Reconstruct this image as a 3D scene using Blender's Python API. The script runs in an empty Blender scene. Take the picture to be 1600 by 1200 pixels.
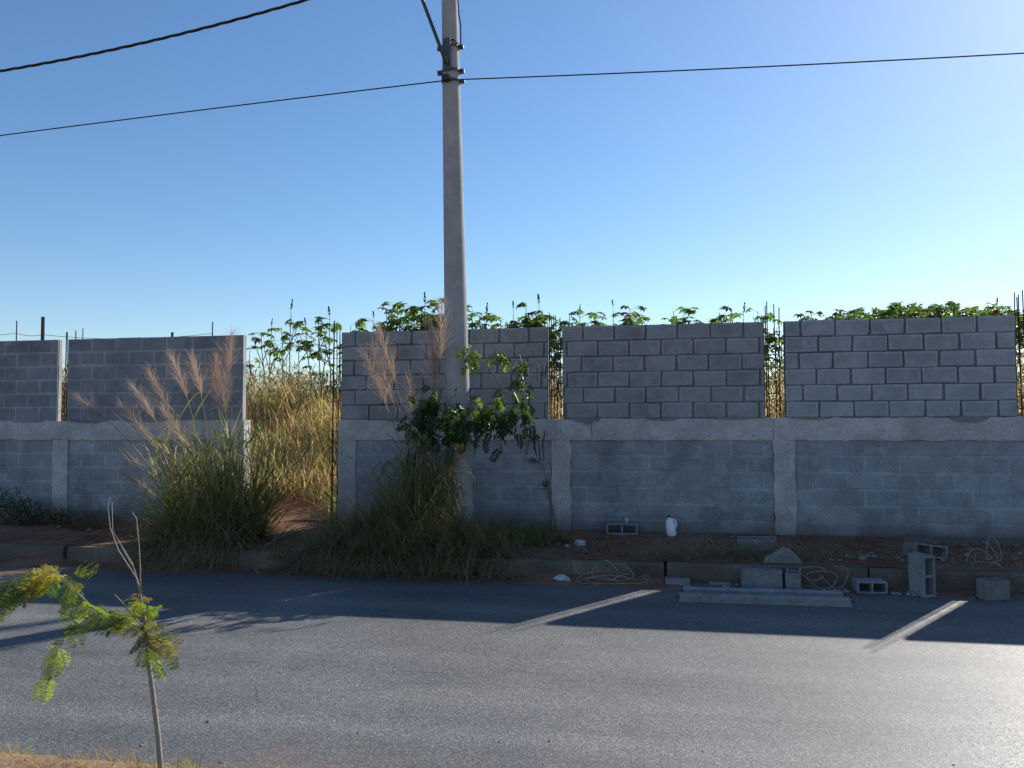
import bpy, math, random
import numpy as np
from mathutils import Vector, Matrix, Euler

R = math.radians
scene = bpy.context.scene
col = scene.collection
random.seed(7)

# ------------------------------------------------------------------ camera
FPX, YAW, PITCH, ROLL, EYE = 1250.0, R(10.5), R(2.5), R(-0.25), 1.7
cam = bpy.data.cameras.new('camera'); camo = bpy.data.objects.new('camera', cam)
col.objects.link(camo); scene.camera = camo
cam.sensor_width = 36.0; cam.lens = FPX / 1600 * 36.0
cam.clip_start = 0.05; cam.clip_end = 5000
camo.rotation_euler = (Euler((R(90) + PITCH, 0, YAW)).to_matrix() @ Matrix.Rotation(ROLL, 3, 'Z')).to_euler()
camo.location = (0, 0, EYE)

# ------------------------------------------------------------------ sky, sun, exposure
SUN_AZ, SUN_EL = R(33.8), R(33.0)          # azimuth from the wall's normal (+y) towards +x
w = bpy.data.worlds.new('World'); scene.world = w; w.use_nodes = True
nt = w.node_tree; nt.nodes.clear()
sky = nt.nodes.new('ShaderNodeTexSky'); sky.sky_type = 'NISHITA'; sky.sun_disc = False
sky.sun_elevation = SUN_EL; sky.sun_rotation = SUN_AZ
sky.air_density = 1.0; sky.dust_density = 0.35; sky.ozone_density = 3.0; sky.altitude = 300
bg = nt.nodes.new('ShaderNodeBackground'); bg.inputs[1].default_value = 0.096
wo = nt.nodes.new('ShaderNodeOutputWorld')
hs = nt.nodes.new('ShaderNodeHueSaturation'); hs.inputs['Saturation'].default_value = 1.14
nt.links.new(sky.outputs[0], hs.inputs['Color']); nt.links.new(hs.outputs[0], bg.inputs[0]); nt.links.new(bg.outputs[0], wo.inputs[0])
sl = bpy.data.lights.new('sun', 'SUN'); sl.energy = 4.6; sl.angle = R(0.53); sl.color = (1.0, 0.95, 0.87)
so = bpy.data.objects.new('sun', sl); col.objects.link(so)
sd = Vector((math.sin(SUN_AZ) * math.cos(SUN_EL), math.cos(SUN_AZ) * math.cos(SUN_EL), math.sin(SUN_EL)))
so.rotation_euler = sd.to_track_quat('Z', 'Y').to_euler(); so.location = sd * 40
vs = scene.view_settings
vs.view_transform = 'Standard'; vs.look = 'None'; vs.gamma = 1.0; vs.use_curve_mapping = False; vs.exposure = 0.6

# ------------------------------------------------------------------ pixel -> direction helpers
_M = np.array(camo.rotation_euler.to_matrix())
def ray(px, py):
    return _M @ np.array([(px - 800) / FPX, -(py - 600) / FPX, -1.0])
def at_y(px, py, y):
    d = ray(px, py); t = y / d[1]
    return Vector((d[0] * t, y, EYE + d[2] * t))
def at_z(px, py, z):
    d = ray(px, py); t = (z - EYE) / d[2]
    return Vector((d[0] * t, d[1] * t, z))

# ------------------------------------------------------------------ mesh helpers
class MB:
    def __init__(s): s.v = []; s.f = []; s.m = []
    def add(s, vs_, fs, mi=0):
        o = len(s.v); s.v.extend([tuple(p) for p in vs_])
        for f in fs: s.f.append(tuple(i + o for i in f)); s.m.append(mi)
    def addnp(s, V, F, mi):
        o = len(s.v); s.v.extend(map(tuple, V.tolist())); s.f.extend(map(tuple, (F + o).tolist()))
        s.m.extend(mi.tolist() if hasattr(mi, 'tolist') else [mi] * len(F))
    def box(s, x0, x1, y0, y1, z0, z1, mi=0):
        s.add([(x0,y0,z0),(x1,y0,z0),(x1,y1,z0),(x0,y1,z0),(x0,y0,z1),(x1,y0,z1),(x1,y1,z1),(x0,y1,z1)],
              [(0,3,2,1),(4,5,6,7),(0,1,5,4),(1,2,6,5),(2,3,7,6),(3,0,4,7)], mi)
    def tube(s, pts, rad, n=6, mi=0, cap=True):
        pts = [Vector(p) for p in pts]; k = len(pts)
        if not hasattr(rad, '__len__'): rad = [rad] * k
        vsx = []; a = None
        for i in range(k):
            t = (pts[min(i+1,k-1)] - pts[max(i-1,0)]).normalized()
            if a is None:
                a = t.orthogonal().normalized()
            a = (a - t * a.dot(t)).normalized(); b = t.cross(a)
            for j in range(n):
                q = 2 * math.pi * j / n
                vsx.append(pts[i] + (a * math.cos(q) + b * math.sin(q)) * rad[i])
        fs = [(i*n+j, i*n+(j+1)%n, (i+1)*n+(j+1)%n, (i+1)*n+j) for i in range(k-1) for j in range(n)]
        if cap: fs += [tuple(range(n-1,-1,-1)), tuple(range((k-1)*n, k*n))]
        s.add(vsx, fs, mi)
    def mesh(s, name, mats, smooth=False):
        me = bpy.data.meshes.new(name); me.from_pydata(s.v, [], s.f)
        for m in (mats if isinstance(mats, (list, tuple)) else [mats]): me.materials.append(m)
        me.polygons.foreach_set('material_index', s.m)
        if smooth: me.polygons.foreach_set('use_smooth', [True] * len(s.f))
        me.update(); return me
    def build(s, name, mats, parent=None, smooth=False, kind=None):
        return put(name, s.mesh(name, mats, smooth), parent, kind)

def put(name, me, parent=None, kind=None, loc=None, rot=None, scl=None):
    o = bpy.data.objects.new(name, me); col.objects.link(o)
    if parent: o.parent = parent
    if kind: o['kind'] = kind
    if loc is not None: o.location = loc
    if rot is not None: o.rotation_euler = rot
    if scl is not None: o.scale = scl
    return o
def tag(o, label, cat, group=None):
    o['label'] = label; o['category'] = cat
    if group: o['group'] = group
    return o
def thing(name, label, cat, loc=(0,0,0), group=None, rz=0):
    o = bpy.data.objects.new(name, None); col.objects.link(o); o.location = loc; o.rotation_euler = (0,0,rz)
    o.empty_display_size = 0.1
    return tag(o, label, cat, group)

def ribbons(P, az, tilt, L, droop, W, segs, rs, twist=True, taper=1.0, wander=.07, broken=.12):
    """n curved tapering leaf blades; returns verts, quads, blade index per quad"""
    n = len(P); P = np.asarray(P, float)
    D = np.stack([np.sin(tilt)*np.cos(az), np.sin(tilt)*np.sin(az), np.cos(tilt)], 1)
    sa = az + np.pi/2 + (rs.uniform(-.7, .7, n) if twist else 0)
    S = np.stack([np.cos(sa), np.sin(sa), np.zeros(n)], 1)
    curl = rs.normal(0, wander * 1.3, (n, 2)); snap = rs.uniform(0, 1, n) < broken; ks = rs.randint(1, max(2, segs), n)
    rows = []; pos = P.copy(); st = (L / segs)[:, None]
    for k in range(segs + 1):
        u = k / segs
        wk = (W * (1 - taper * u ** 1.6) * min(1, .55 + 1.5 * u))[:, None]
        rows.append(pos - S * wk * .5); rows.append(pos + S * wk * .5)
        D[:, 2] -= droop / segs * (0.4 + 1.2 * u)
        D += rs.normal(0, wander, D.shape); D[:, :2] += curl
        sn = snap & (ks == k); D[sn, 2] -= rs.uniform(.6, 1.8, sn.sum())
        D /= np.linalg.norm(D, axis=1)[:, None]
        pos = pos + D * st
    V = np.stack(rows, 1).reshape(-1, 3); m = 2 * (segs + 1)
    F = np.array([[2*k, 2*k+1, 2*k+3, 2*k+2] for k in range(segs)])
    F = (F[None] + (np.arange(n) * m)[:, None, None]).reshape(-1, 4)
    return V, F, np.repeat(np.arange(n), segs)

# ------------------------------------------------------------------ materials
def newmat(name):
    m = bpy.data.materials.new(name); m.use_nodes = True
    n = m.node_tree; n.nodes.clear(); return m, n
def N(n, t, **k):
    x = n.nodes.new(t)
    for a, b in k.items(): setattr(x, a, b)
    return x
def ramp(n, fac, stops):
    r = N(n, 'ShaderNodeValToRGB'); e = r.color_ramp.elements
    while len(e) < len(stops): e.new(.5)
    for i, (p, c) in enumerate(stops):
        e[i].position = p; e[i].color = (*c, 1) if len(c) == 3 else c
    n.links.new(fac, r.inputs[0]); return r.outputs[0]
def noise(n, vec, scale, detail=4, rough=.55):
    x = N(n, 'ShaderNodeTexNoise'); x.inputs['Scale'].default_value = scale
    x.inputs['Detail'].default_value = detail; x.inputs['Roughness'].default_value = rough
    if vec is not None: n.links.new(vec, x.inputs['Vector'])
    return x.outputs[0]
def mixc(n, fac, a, b, mode='MIX'):
    x = N(n, 'ShaderNodeMix', data_type='RGBA', blend_type=mode)
    for s_, v in ((0, fac), (6, a), (7, b)):
        if hasattr(v, 'links'): n.links.new(v, x.inputs[s_])
        else: x.inputs[s_].default_value = v if s_ == 0 else (*v, 1)
    return x.outputs[2]
def math_(n, op, a, b=0.0, c=None, clamp=False):
    x = N(n, 'ShaderNodeMath', operation=op, use_clamp=clamp)
    for i, v in enumerate((a, b) if c is None else (a, b, c)):
        if hasattr(v, 'links'): n.links.new(v, x.inputs[i])
        else: x.inputs[i].default_value = v
    return x.outputs[0]
def finish(n, colour, rough=.85, bumps=(), spec=.3, metal=0.0):
    b = N(n, 'ShaderNodeBsdfPrincipled'); o = N(n, 'ShaderNodeOutputMaterial')
    if hasattr(colour, 'links'): n.links.new(colour, b.inputs['Base Color'])
    else: b.inputs['Base Color'].default_value = (*colour, 1)
    if hasattr(rough, 'links'): n.links.new(rough, b.inputs['Roughness'])
    else: b.inputs['Roughness'].default_value = rough
    b.inputs['Specular IOR Level'].default_value = spec; b.inputs['Metallic'].default_value = metal
    prev = None
    for h, st, di in bumps:
        bp = N(n, 'ShaderNodeBump'); bp.inputs['Strength'].default_value = st; bp.inputs['Distance'].default_value = di
        n.links.new(h, bp.inputs['Height'])
        if prev is not None: n.links.new(prev, bp.inputs['Normal'])
        prev = bp.outputs[0]
    if prev is not None: n.links.new(prev, b.inputs['Normal'])
    n.links.new(b.outputs[0], o.inputs[0]); return b
def wcoord(n):
    return N(n, 'ShaderNodeNewGeometry').outputs['Position']
def ocoord(n):
    return N(n, 'ShaderNodeTexCoord').outputs['Object']

def rim_tint(n, c, p, base, amt):
    o_ = N(n, 'ShaderNodeSeparateXYZ'); n.links.new(ocoord(n), o_.inputs[0])
    w_ = math_(n, 'MULTIPLY', math_(n, 'SUBTRACT', noise(n, p, 14, 4), .5), .035)
    ex = math_(n, 'SUBTRACT', math_(n, 'ABSOLUTE', o_.outputs[0]), .168); ez = math_(n, 'SUBTRACT', math_(n, 'ABSOLUTE', o_.outputs[2]), .068)
    e_ = math_(n, 'ADD', math_(n, 'MAXIMUM', ex, ez), w_)
    mr = N(n, 'ShaderNodeMapRange'); mr.inputs[1].default_value = 0; mr.inputs[2].default_value = .022; n.links.new(e_, mr.inputs[0])
    return mixc(n, math_(n, 'MULTIPLY', mr.outputs[0], amt), c, tuple(min(1, x * 1.45) for x in base))
def concrete(name, base, vary=.25, grain=90, pits=0.0, objvar=0.0, tint=None, streak=None, bump=.35, smear=0.0, splash=0.0, rim=0.0):
    m, n = newmat(name); p = wcoord(n)
    a = noise(n, p, 2.3, 5, .6); g = noise(n, p, grain, 3, .7)
    lo = tuple(c * (1 - vary) for c in base); hi = tuple(min(1, c * (1 + vary)) for c in base)
    c = ramp(n, a, [(.3, lo), (.7, hi)])
    gg = ramp(n, g, [(.3, (.62,) * 3), (.7, (1.25,) * 3)])
    c = mixc(n, .8, c, gg, 'MULTIPLY')
    if objvar:
        oi = N(n, 'ShaderNodeObjectInfo').outputs['Random']
        c = mixc(n, 1.0, c, ramp(n, oi, [(0, (1 - objvar,) * 3), (.5, (1.0, .985, .96)), (1, (1 + objvar, 1 + objvar * .95, 1 + objvar * .85))]), 'MULTIPLY')
    if tint:
        c = mixc(n, ramp(n, noise(n, p, .9, 4), [(.45, (0,0,0)), (.7, (.55,) * 3)]), c, tint)
    if streak:                                    # pale run-down stains under the beam
        colr, z0, z1, amt = streak
        sx = N(n, 'ShaderNodeSeparateXYZ'); n.links.new(p, sx.inputs[0])
        cv = N(n, 'ShaderNodeCombineXYZ'); n.links.new(math_(n, 'MULTIPLY', sx.outputs[0], 16), cv.inputs[0])
        n.links.new(math_(n, 'MULTIPLY', sx.outputs[2], .9), cv.inputs[2])
        st = ramp(n, noise(n, cv.outputs[0], 1.0, 3), [(.55, (0,0,0)), (.68, (1,1,1))])
        mk = N(n, 'ShaderNodeMapRange'); mk.inputs[1].default_value = z0; mk.inputs[2].default_value = z1
        n.links.new(sx.outputs[2], mk.inputs[0])
        c = mixc(n, math_(n, 'MULTIPLY', math_(n, 'MULTIPLY', st, mk.outputs[0]), amt), c, colr)
    if smear:
        sm_ = ramp(n, noise(n, p, 5.5, 6, .7), [(.5, (0,0,0)), (.66, (smear,) * 3)]); c = mixc(n, sm_, c, tuple(min(1, x * 1.35) for x in base))
        dk_ = ramp(n, noise(n, p, 3.1, 6, .72), [(.30, (smear,) * 3), (.44, (0,0,0))]); c = mixc(n, dk_, c, tuple(x * .62 for x in base))
    if rim: c = rim_tint(n, c, p, base, rim)
    if splash:
        sz_ = N(n, 'ShaderNodeSeparateXYZ'); n.links.new(p, sz_.inputs[0])
        hz_ = math_(n, 'SUBTRACT', sz_.outputs[2], math_(n, 'MULTIPLY', noise(n, p, 2.5, 5, .65), .55))
        mk_ = N(n, 'ShaderNodeMapRange'); mk_.inputs[1].default_value = .32; mk_.inputs[2].default_value = -.02; n.links.new(hz_, mk_.inputs[0])
        c = mixc(n, math_(n, 'MULTIPLY', mk_.outputs[0], splash), c, (.13, .085, .065))
    bumps = [(g, bump, .004), (a, .2, .02)]
    if pits:
        v = N(n, 'ShaderNodeTexVoronoi'); v.inputs['Scale'].default_value = 13; n.links.new(p, v.inputs['Vector'])
        pm = ramp(n, v.outputs['Distance'], [(.09, (1,1,1)), (.16, (0,0,0))])
        sel = ramp(n, noise(n, p, 6, 2), [(.5, (0,0,0)), (.6, (1,1,1))])
        pf = math_(n, 'MULTIPLY', pm, sel)
        c = mixc(n, math_(n, 'MULTIPLY', pf, pits), c, tuple(x * .35 for x in base))
        bumps.append((math_(n, 'SUBTRACT', 1.0, pf), .6, .01))
    finish(n, c, .92, bumps, .2); return m

def leafmat(name, c1, c2, trans=.45, rough=.5, spec=.3, tcol=None, scale=9):
    m, n = newmat(name); p = wcoord(n)
    oi = N(n, 'ShaderNodeObjectInfo').outputs['Random']
    f = math_(n, 'ADD', math_(n, 'MULTIPLY', noise(n, p, scale, 3), .75), math_(n, 'MULTIPLY', oi, .25))
    c = ramp(n, f, [(.32, c1), (.72, c2)])
    b = N(n, 'ShaderNodeBsdfPrincipled'); n.links.new(c, b.inputs['Base Color'])
    b.inputs['Roughness'].default_value = rough; b.inputs['Specular IOR Level'].default_value = spec
    t = N(n, 'ShaderNodeBsdfTranslucent')
    tc = mixc(n, 1.0, c, tcol or (1.5, 1.6, .7), 'MULTIPLY'); n.links.new(tc, t.inputs[0])
    mx = N(n, 'ShaderNodeMixShader'); mx.inputs[0].default_value = trans
    n.links.new(b.outputs[0], mx.inputs[1]); n.links.new(t.outputs[0], mx.inputs[2])
    o = N(n, 'ShaderNodeOutputMaterial'); n.links.new(mx.outputs[0], o.inputs[0]); return m
def plain(name, c, rough=.6, spec=.3, metal=0.0, var=.2, sc=20):
    m, n = newmat(name); p = wcoord(n); g = noise(n, p, sc, 4)
    finish(n, ramp(n, g, [(.3, tuple(x * (1 - var) for x in c)), (.7, tuple(min(1, x * (1 + var)) for x in c))]), rough, [(g, .2, .004)], spec, metal)
    return m

def asphalt_mat():
    m, n = newmat('asphalt'); p = wcoord(n)
    v = N(n, 'ShaderNodeTexVoronoi'); v.inputs['Scale'].default_value = 150; n.links.new(p, v.inputs['Vector'])
    cr = N(n, 'ShaderNodeSeparateColor'); n.links.new(v.outputs['Color'], cr.inputs[0])
    st = ramp(n, cr.outputs[0], [(0, (.07, .071, .073)), (.5, (.14, .141, .142)), (.86, (.22, .22, .216)), (1, (.38, .375, .36))])
    c = mixc(n, ramp(n, v.outputs['Distance'], [(.35, (0,0,0)), (.75, (.7,) * 3)]), st, (.06, .061, .063))
    big = noise(n, p, .8, 7, .68)
    c = mixc(n, .9, c, ramp(n, big, [(.3, (.74, .74, .75)), (.7, (1.22, 1.2, 1.17))]), 'MULTIPLY')
    sx = N(n, 'ShaderNodeSeparateXYZ'); n.links.new(p, sx.inputs[0])
    wob = math_(n, 'ADD', sx.outputs[1], math_(n, 'MULTIPLY', noise(n, p, 1.3, 3), .10))
    # lanes worn along the road
    lane = N(n, 'ShaderNodeCombineXYZ'); n.links.new(math_(n, 'MULTIPLY', sx.outputs[0], .06), lane.inputs[0]); n.links.new(sx.outputs[1], lane.inputs[1])
    c = mixc(n, .8, c, ramp(n, noise(n, lane.outputs[0], 2.2, 5), [(.35, (.74, .75, .77)), (.65, (1.2, 1.19, 1.17))]), 'MULTIPLY')
    stn = ramp(n, noise(n, p, 1.9, 7, .72), [(.30, (.62,) * 3), (.42, (1, 1, 1))]); c = mixc(n, .7, c, stn, 'MULTIPLY')
    cl_ = N(n, 'ShaderNodeTexVoronoi', feature='DISTANCE_TO_EDGE'); cl_.inputs['Scale'].default_value = .42
    wp = N(n, 'ShaderNodeVectorMath', operation='ADD'); n.links.new(p, wp.inputs[0]); nz_ = N(n, 'ShaderNodeTexNoise'); nz_.inputs['Scale'].default_value = 2.5; nz_.inputs['Detail'].default_value = 6; n.links.new(p, nz_.inputs['Vector']); n.links.new(nz_.outputs[1], wp.inputs[1]); n.links.new(wp.outputs[0], cl_.inputs['Vector'])
    crk = math_(n, 'MULTIPLY', math_(n, 'LESS_THAN', cl_.outputs['Distance'], .0022), ramp(n, noise(n, p, .5, 2), [(.52, (0,0,0)), (.62, (.6,) * 3)]))
    c = mixc(n, crk, c, (.03, .03, .03))
    # paving seam
    seam = math_(n, 'LESS_THAN', math_(n, 'ABSOLUTE', math_(n, 'SUBTRACT', wob, 5.32)), .011)
    c = mixc(n, math_(n, 'MULTIPLY', seam, ramp(n, noise(n, p, 3, 2), [(.45, (0,0,0)), (.6, (.45,) * 3)])), c, (.04, .04, .04))
    # dust washed over the edges of the road
    edge = N(n, 'ShaderNodeMapRange'); edge.inputs[1].default_value = 7.35; edge.inputs[2].default_value = 8.5; n.links.new(wob, edge.inputs[0])
    dl = math_(n, 'GREATER_THAN', 3.95, wob)
    e2 = N(n, 'ShaderNodeMapRange'); e2.inputs[1].default_value = 4.3; e2.inputs[2].default_value = 3.4; n.links.new(wob, e2.inputs[0])
    dn = ramp(n, noise(n, p, 1.1, 5, .65), [(.42, (0,0,0)), (.66, (1,1,1))])
    lf = N(n, 'ShaderNodeMapRange'); lf.inputs[1].default_value = -5.6; lf.inputs[2].default_value = -6.9; n.links.new(sx.outputs[0], lf.inputs[0])
    lf2 = math_(n, 'MULTIPLY', lf.outputs[0], math_(n, 'GREATER_THAN', wob, 7.75))
    dust = math_(n, 'ADD', math_(n, 'MULTIPLY', math_(n, 'MULTIPLY', edge.outputs[0], dn), .75), math_(n, 'MULTIPLY', math_(n, 'MULTIPLY', e2.outputs[0], dn), .8))
    dust = math_(n, 'MAXIMUM', dust, math_(n, 'MULTIPLY', lf2, .9), clamp=True)
    c = mixc(n, dust, c, ramp(n, noise(n, p, 40, 3), [(.3, (.15, .085, .055)), (.7, (.27, .17, .115))]))
    r = ramp(n, cr.outputs[1], [(0, (.42,) * 3), (1, (.75,) * 3)])
    g = noise(n, p, 160, 2, .7)
    finish(n, c, r, [(v.outputs['Distance'], -.55, .006), (g, .35, .003)], .5); return m

def soil_mat(name, c1, c2, c3):
    m, n = newmat(name); p = wcoord(n)
    c = ramp(n, noise(n, p, 1.7, 6, .65), [(.3, c1), (.5, c2), (.72, c3)])
    g = noise(n, p, 55, 5, .75)
    c = mixc(n, .8, c, ramp(n, g, [(.3, (.55,) * 3), (.7, (1.3,) * 3)]), 'MULTIPLY')
    finish(n, c, .95, [(g, .7, .012), (noise(n, p, 9, 5), .5, .05)], .1); return m

M = {}
M['asphalt'] = asphalt_mat()
M['soil'] = soil_mat('red_soil', (.15, .075, .05), (.27, .13, .085), (.34, .20, .14))
M['field'] = soil_mat('field_soil', (.22, .09, .05), (.32, .15, .085), (.36, .25, .14))
M['dry_soil'] = soil_mat('dry_soil', (.17, .10, .06), (.26, .17, .11), (.34, .25, .16))
M['kerb'] = concrete('kerb_concrete', (.16, .125, .10), .35, 40, .3, .12, tint=(.10, .06, .045))
M['block'] = concrete('block_concrete', (.27, .275, .28), .2, 70, 0, .08, smear=.6, rim=.6)
M['block_veiled'] = concrete('block_concrete_veiled', (.32, .335, .35), .18, 70, 0, .08, smear=.6, rim=.6)  # lighter copy of the block grey: lens veil over the right panels put into colour
M['block_left'] = concrete('block_concrete_dark', (.215, .228, .245), .2, 85, 0, .10, smear=.5, rim=.25)
M['block_low'] = concrete('block_concrete_smeared', (.27, .295, .32), .25, 60, 0, .10, tint=(.33, .345, .36), smear=.6, splash=.7)
M['block_low_left'] = concrete('block_concrete_stained', (.27, .28, .29), .25, 60, 0, .08, tint=(.32, .325, .33), streak=((.46, .47, .47), 1.0, 1.45, .7), smear=.5, splash=.7)
M['mortar_dark'] = concrete('mortar_dark', (.135, .137, .14), .35, 45, smear=.5)
M['mortar_pale'] = concrete('mortar_pale', (.34, .34, .335), .25, 60)
M['mortar_low'] = concrete('mortar_low', (.325, .34, .355), .35, 45, smear=.5, splash=.7)
M['mortar_smear'] = concrete('mortar_smear', (.24, .24, .245), .25, 50)
M['beam'] = concrete('cast_concrete', (.48, .46, .435), .22, 45, .9, tint=(.36, .355, .35), smear=.45, splash=.6)
M['pole'] = concrete('pole_concrete', (.37, .365, .355), .14, 120, .35, bump=.15, smear=.35)
M['precast'] = concrete('precast_concrete', (.25, .25, .25), .3, 50, .4, .12, tint=(.19, .15, .12), smear=.5)
M['rust'] = plain('rusty_steel', (.075, .045, .032), .8, .3, 0.3, .4, 60)
M['galv'] = plain('dark_galvanised_steel', (.10, .105, .11), .5, .5, .6, .25, 40)
M['arm'] = plain('green_grey_steel', (.05, .065, .06), .5, .5, .3, .2, 30)
M['cable'] = plain('black_cable', (.02, .018, .018), .6, .4)
M['cable_brown'] = plain('brown_cable', (.035, .022, .018), .6, .4)
M['wood'] = plain('grey_wood', (.17, .14, .11), .9, .1, 0, .35, 25)
M['wood_dark'] = plain('dark_wood', (.06, .05, .042), .9, .1, 0, .3, 25)
M['bark'] = plain('grey_bark', (.17, .15, .12), .85, .2, 0, .35, 60)
M['bark_pale'] = plain('pale_bark', (.24, .21, .18), .7, .3, 0, .3, 80)
M['scrub_straw'] = leafmat('scrub_straw', (.40, .30, .14), (.62, .49, .26), .55, .65, .25, (1.25, 1.15, .85))
M['stem'] = plain('green_stem', (.10, .11, .06), .7, .3, 0, .3, 20)
M['white'] = plain('white_plastic', (.78, .79, .80), .35, .5, 0, .04, 8)
M['cap'] = plain('dark_plastic', (.02, .025, .03), .4, .5)
M['bag'] = leafmat('thin_white_plastic', (.55, .56, .57), (.75, .76, .78), .35, .35, .5, (1, 1, 1))
M['wire'] = plain('dry_vine', (.30, .26, .20), .8, .2, 0, .25, 30)
M['castor'] = leafmat('castor_leaf', (.045, .085, .025), (.12, .18, .048), .6, .4, .45)
M['castor_dry'] = leafmat('castor_leaf_brown', (.09, .06, .03), (.16, .11, .05), .4, .7, .2, (1.3, 1.1, .7))
M['spike'] = plain('seed_spike', (.035, .035, .022), .8, .2, 0, .4, 40)
M['orchid'] = leafmat('orchid_tree_leaf', (.018, .045, .015), (.06, .11, .03), .4, .35, .5)
M['orchid_bright'] = leafmat('orchid_tree_leaf_young', (.09, .14, .02), (.17, .22, .03), .55, .4, .4)
M['pod'] = plain('dark_pod', (.022, .020, .018), .5, .4, 0, .4, 30)
M['petal'] = leafmat('pale_petal', (.62, .50, .52), (.75, .66, .67), .5, .6, .2, (1.1, 1, 1))
M['g_green'] = leafmat('grass_green', (.06, .10, .036), (.17, .21, .075), .5, .45, .4)
M['g_olive'] = leafmat('grass_olive', (.12, .13, .05), (.25, .23, .09), .5, .55, .3)
M['g_straw'] = leafmat('grass_straw', (.27, .21, .11), (.47, .38, .21), .5, .65, .25, (1.25, 1.15, .85))
M['g_dead'] = leafmat('grass_dead', (.22, .18, .12), (.37, .30, .19), .4, .75, .2, (1.2, 1.1, .85))
M['plume'] = leafmat('grass_plume', (.40, .30, .235), (.58, .46, .37), .45, .8, .15, (1.2, 1.05, .95))
M['stalk'] = leafmat('grass_stalk', (.17, .14, .075), (.30, .25, .13), .2, .6, .3, (1.2, 1.1, .8))
M['scrub'] = leafmat('scrub_brown', (.15, .105, .065), (.30, .21, .12), .5, .8, .15, (1.3, 1.1, .8))
M['scrub_green'] = leafmat('scrub_green', (.08, .10, .03), (.17, .19, .055), .5, .6, .25)
M['sap_leaf'] = leafmat('feathery_leaf', (.12, .19, .03), (.28, .36, .05), .6, .5, .35, (1.5, 1.5, .5))
M['sap_yellow'] = leafmat('feathery_leaf_yellow', (.30, .27, .03), (.46, .40, .05), .6, .5, .3, (1.3, 1.25, .5))
M['sap_dark'] = leafmat('feathery_leaf_dark', (.04, .085, .022), (.09, .15, .03), .5, .5, .35)
M['weed'] = leafmat('weed_leaf', (.035, .065, .025), (.08, .12, .04), .4, .6, .3)

# ------------------------------------------------------------------ heights of the ground
WALL_Y, KERB_Y, BASE_Z, KERB_H = 10.30, 8.50, 0.27, 0.20
def hnoise(x, y):
    return (math.sin(x*2.1+y*1.3) + math.sin(x*4.7-y*3.1+1.3) + .6*math.sin(x*9.3+y*7.7+2)) / 2.6
def soil_z(x, y):
    if y <= KERB_Y + .14: return KERB_H
    if y < WALL_Y:
        u = (y - KERB_Y - .14) / (WALL_Y - KERB_Y - .14)
        return KERB_H + .005 + (BASE_Z - KERB_H) * u + .035 * hnoise(x, y) * math.sin(math.pi * min(1, u * 1.05))
    return BASE_Z + .02 * hnoise(x, y) * min(1, (y - WALL_Y))

def field_z(x, y):
    u = min(1, max(0, (y - 11.0) / 4.0)); u = u * .6 + .4 * u * u * (3 - 2 * u); return .275 + 1.5 * u + .05 * hnoise(x * .7, y * .7)
# one sheet to the horizon: under the road, up behind the kerb and across the field
mb = MB()
ys = [-1500, -200, -30, 0, 3.2, 8.60, 8.66, 10.36, 11.0, 12, 13, 14, 15, 40, 120, 500, 2500]
zs = [-.1, -.1, -.06, -.05, -.05, -.05, .15, .17, .17, .42, .85, 1.3, 1.62, 1.65, 1.7, 1.75, 1.8]
xs = [-2500, -300, -60, -20, 0, 20, 60, 300, 2500]
V = [(x, y, z) for y, z in zip(ys, zs) for x in xs]; nx = len(xs)
mb.add(V, [(j*nx+i, j*nx+i+1, (j+1)*nx+i+1, (j+1)*nx+i) for j in range(len(ys)-1) for i in range(nx-1)])
mb.build('ground', M['field'], kind='structure')
def sheet(name, x0, x1, nxs, y0, y1, nys, zf, mat):
    b = MB(); V = []
    for j in range(nys + 1):
        for i in range(nxs + 1):
            x = x0 + (x1-x0)*i/nxs; y = y0 + (y1-y0)*j/nys; V.append((x, y, zf(x, y)))
    k = nxs + 1
    b.add(V, [(j*k+i, j*k+i+1, (j+1)*k+i+1, (j+1)*k+i) for j in range(nys) for i in range(nxs)])
    return b.build(name, mat, smooth=True, kind='structure')
sheet('road', -60, 60, 24, 3.40, 8.52, 4, lambda x, y: 0.0, M['asphalt'])
sheet('pavement_soil', -16, 15, 300, KERB_Y + .13, 10.60, 22, soil_z, M['soil'])
sheet('field_bank', -20, 18, 140, 10.58, 20, 60, field_z, M['field'])
def near_z(x, y): return (.12 if y < 3.36 else max(-.004, .12 - (y - 3.36) * .5 - .03 * hnoise(x * 3, 1))) + .02 * hnoise(x * 1.3, y * 1.3) * min(1, max(0, (3.2 - y) * 4))
sheet('near_verge', -12, 8, 200, -4, 3.66, 76, near_z, M['dry_soil'])

def kerb(name, y0, y1, h, xa, xb, L, z0):
    root = bpy.data.objects.new(name, None); col.objects.link(root); root['kind'] = 'structure'
    rng = random.Random(3)
    b = MB(); r = .025; g = .0015
    prof = [(y0, z0), (y0 + .012, h - r), (y0 + .012 + r * .35, h - r * .3), (y0 + .02 + r, h), (y1, h), (y1, z0)]
    k = len(prof); V = []
    for i in range(5):
        x = -L/2 + g + (L - 2*g) * i / 4
        V += [(x, p + rng.uniform(-.004, .004), q + rng.uniform(-.004, .004)) for p, q in prof]
    b.add(V, [(i*k+j, i*k+(j+1) % k, (i+1)*k+(j+1) % k, (i+1)*k+j) for i in range(4) for j in range(k)] + [tuple(range(k)), tuple(range(5*k-1, 4*k-1, -1))])
    me = b.mesh('kerb_stone', M['kerb']); x = xa
    while x < xb:
        put('kerb_stone', me, root, loc=(x + L/2, rng.uniform(-.008, .008), rng.uniform(-.008, .004)), rot=(0, rng.uniform(-.004, .004), rng.uniform(-.006, .006))); x += L
kerb('kerb', KERB_Y, KERB_Y + .15, KERB_H, -16, 15, 1.0, -.04)

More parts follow.
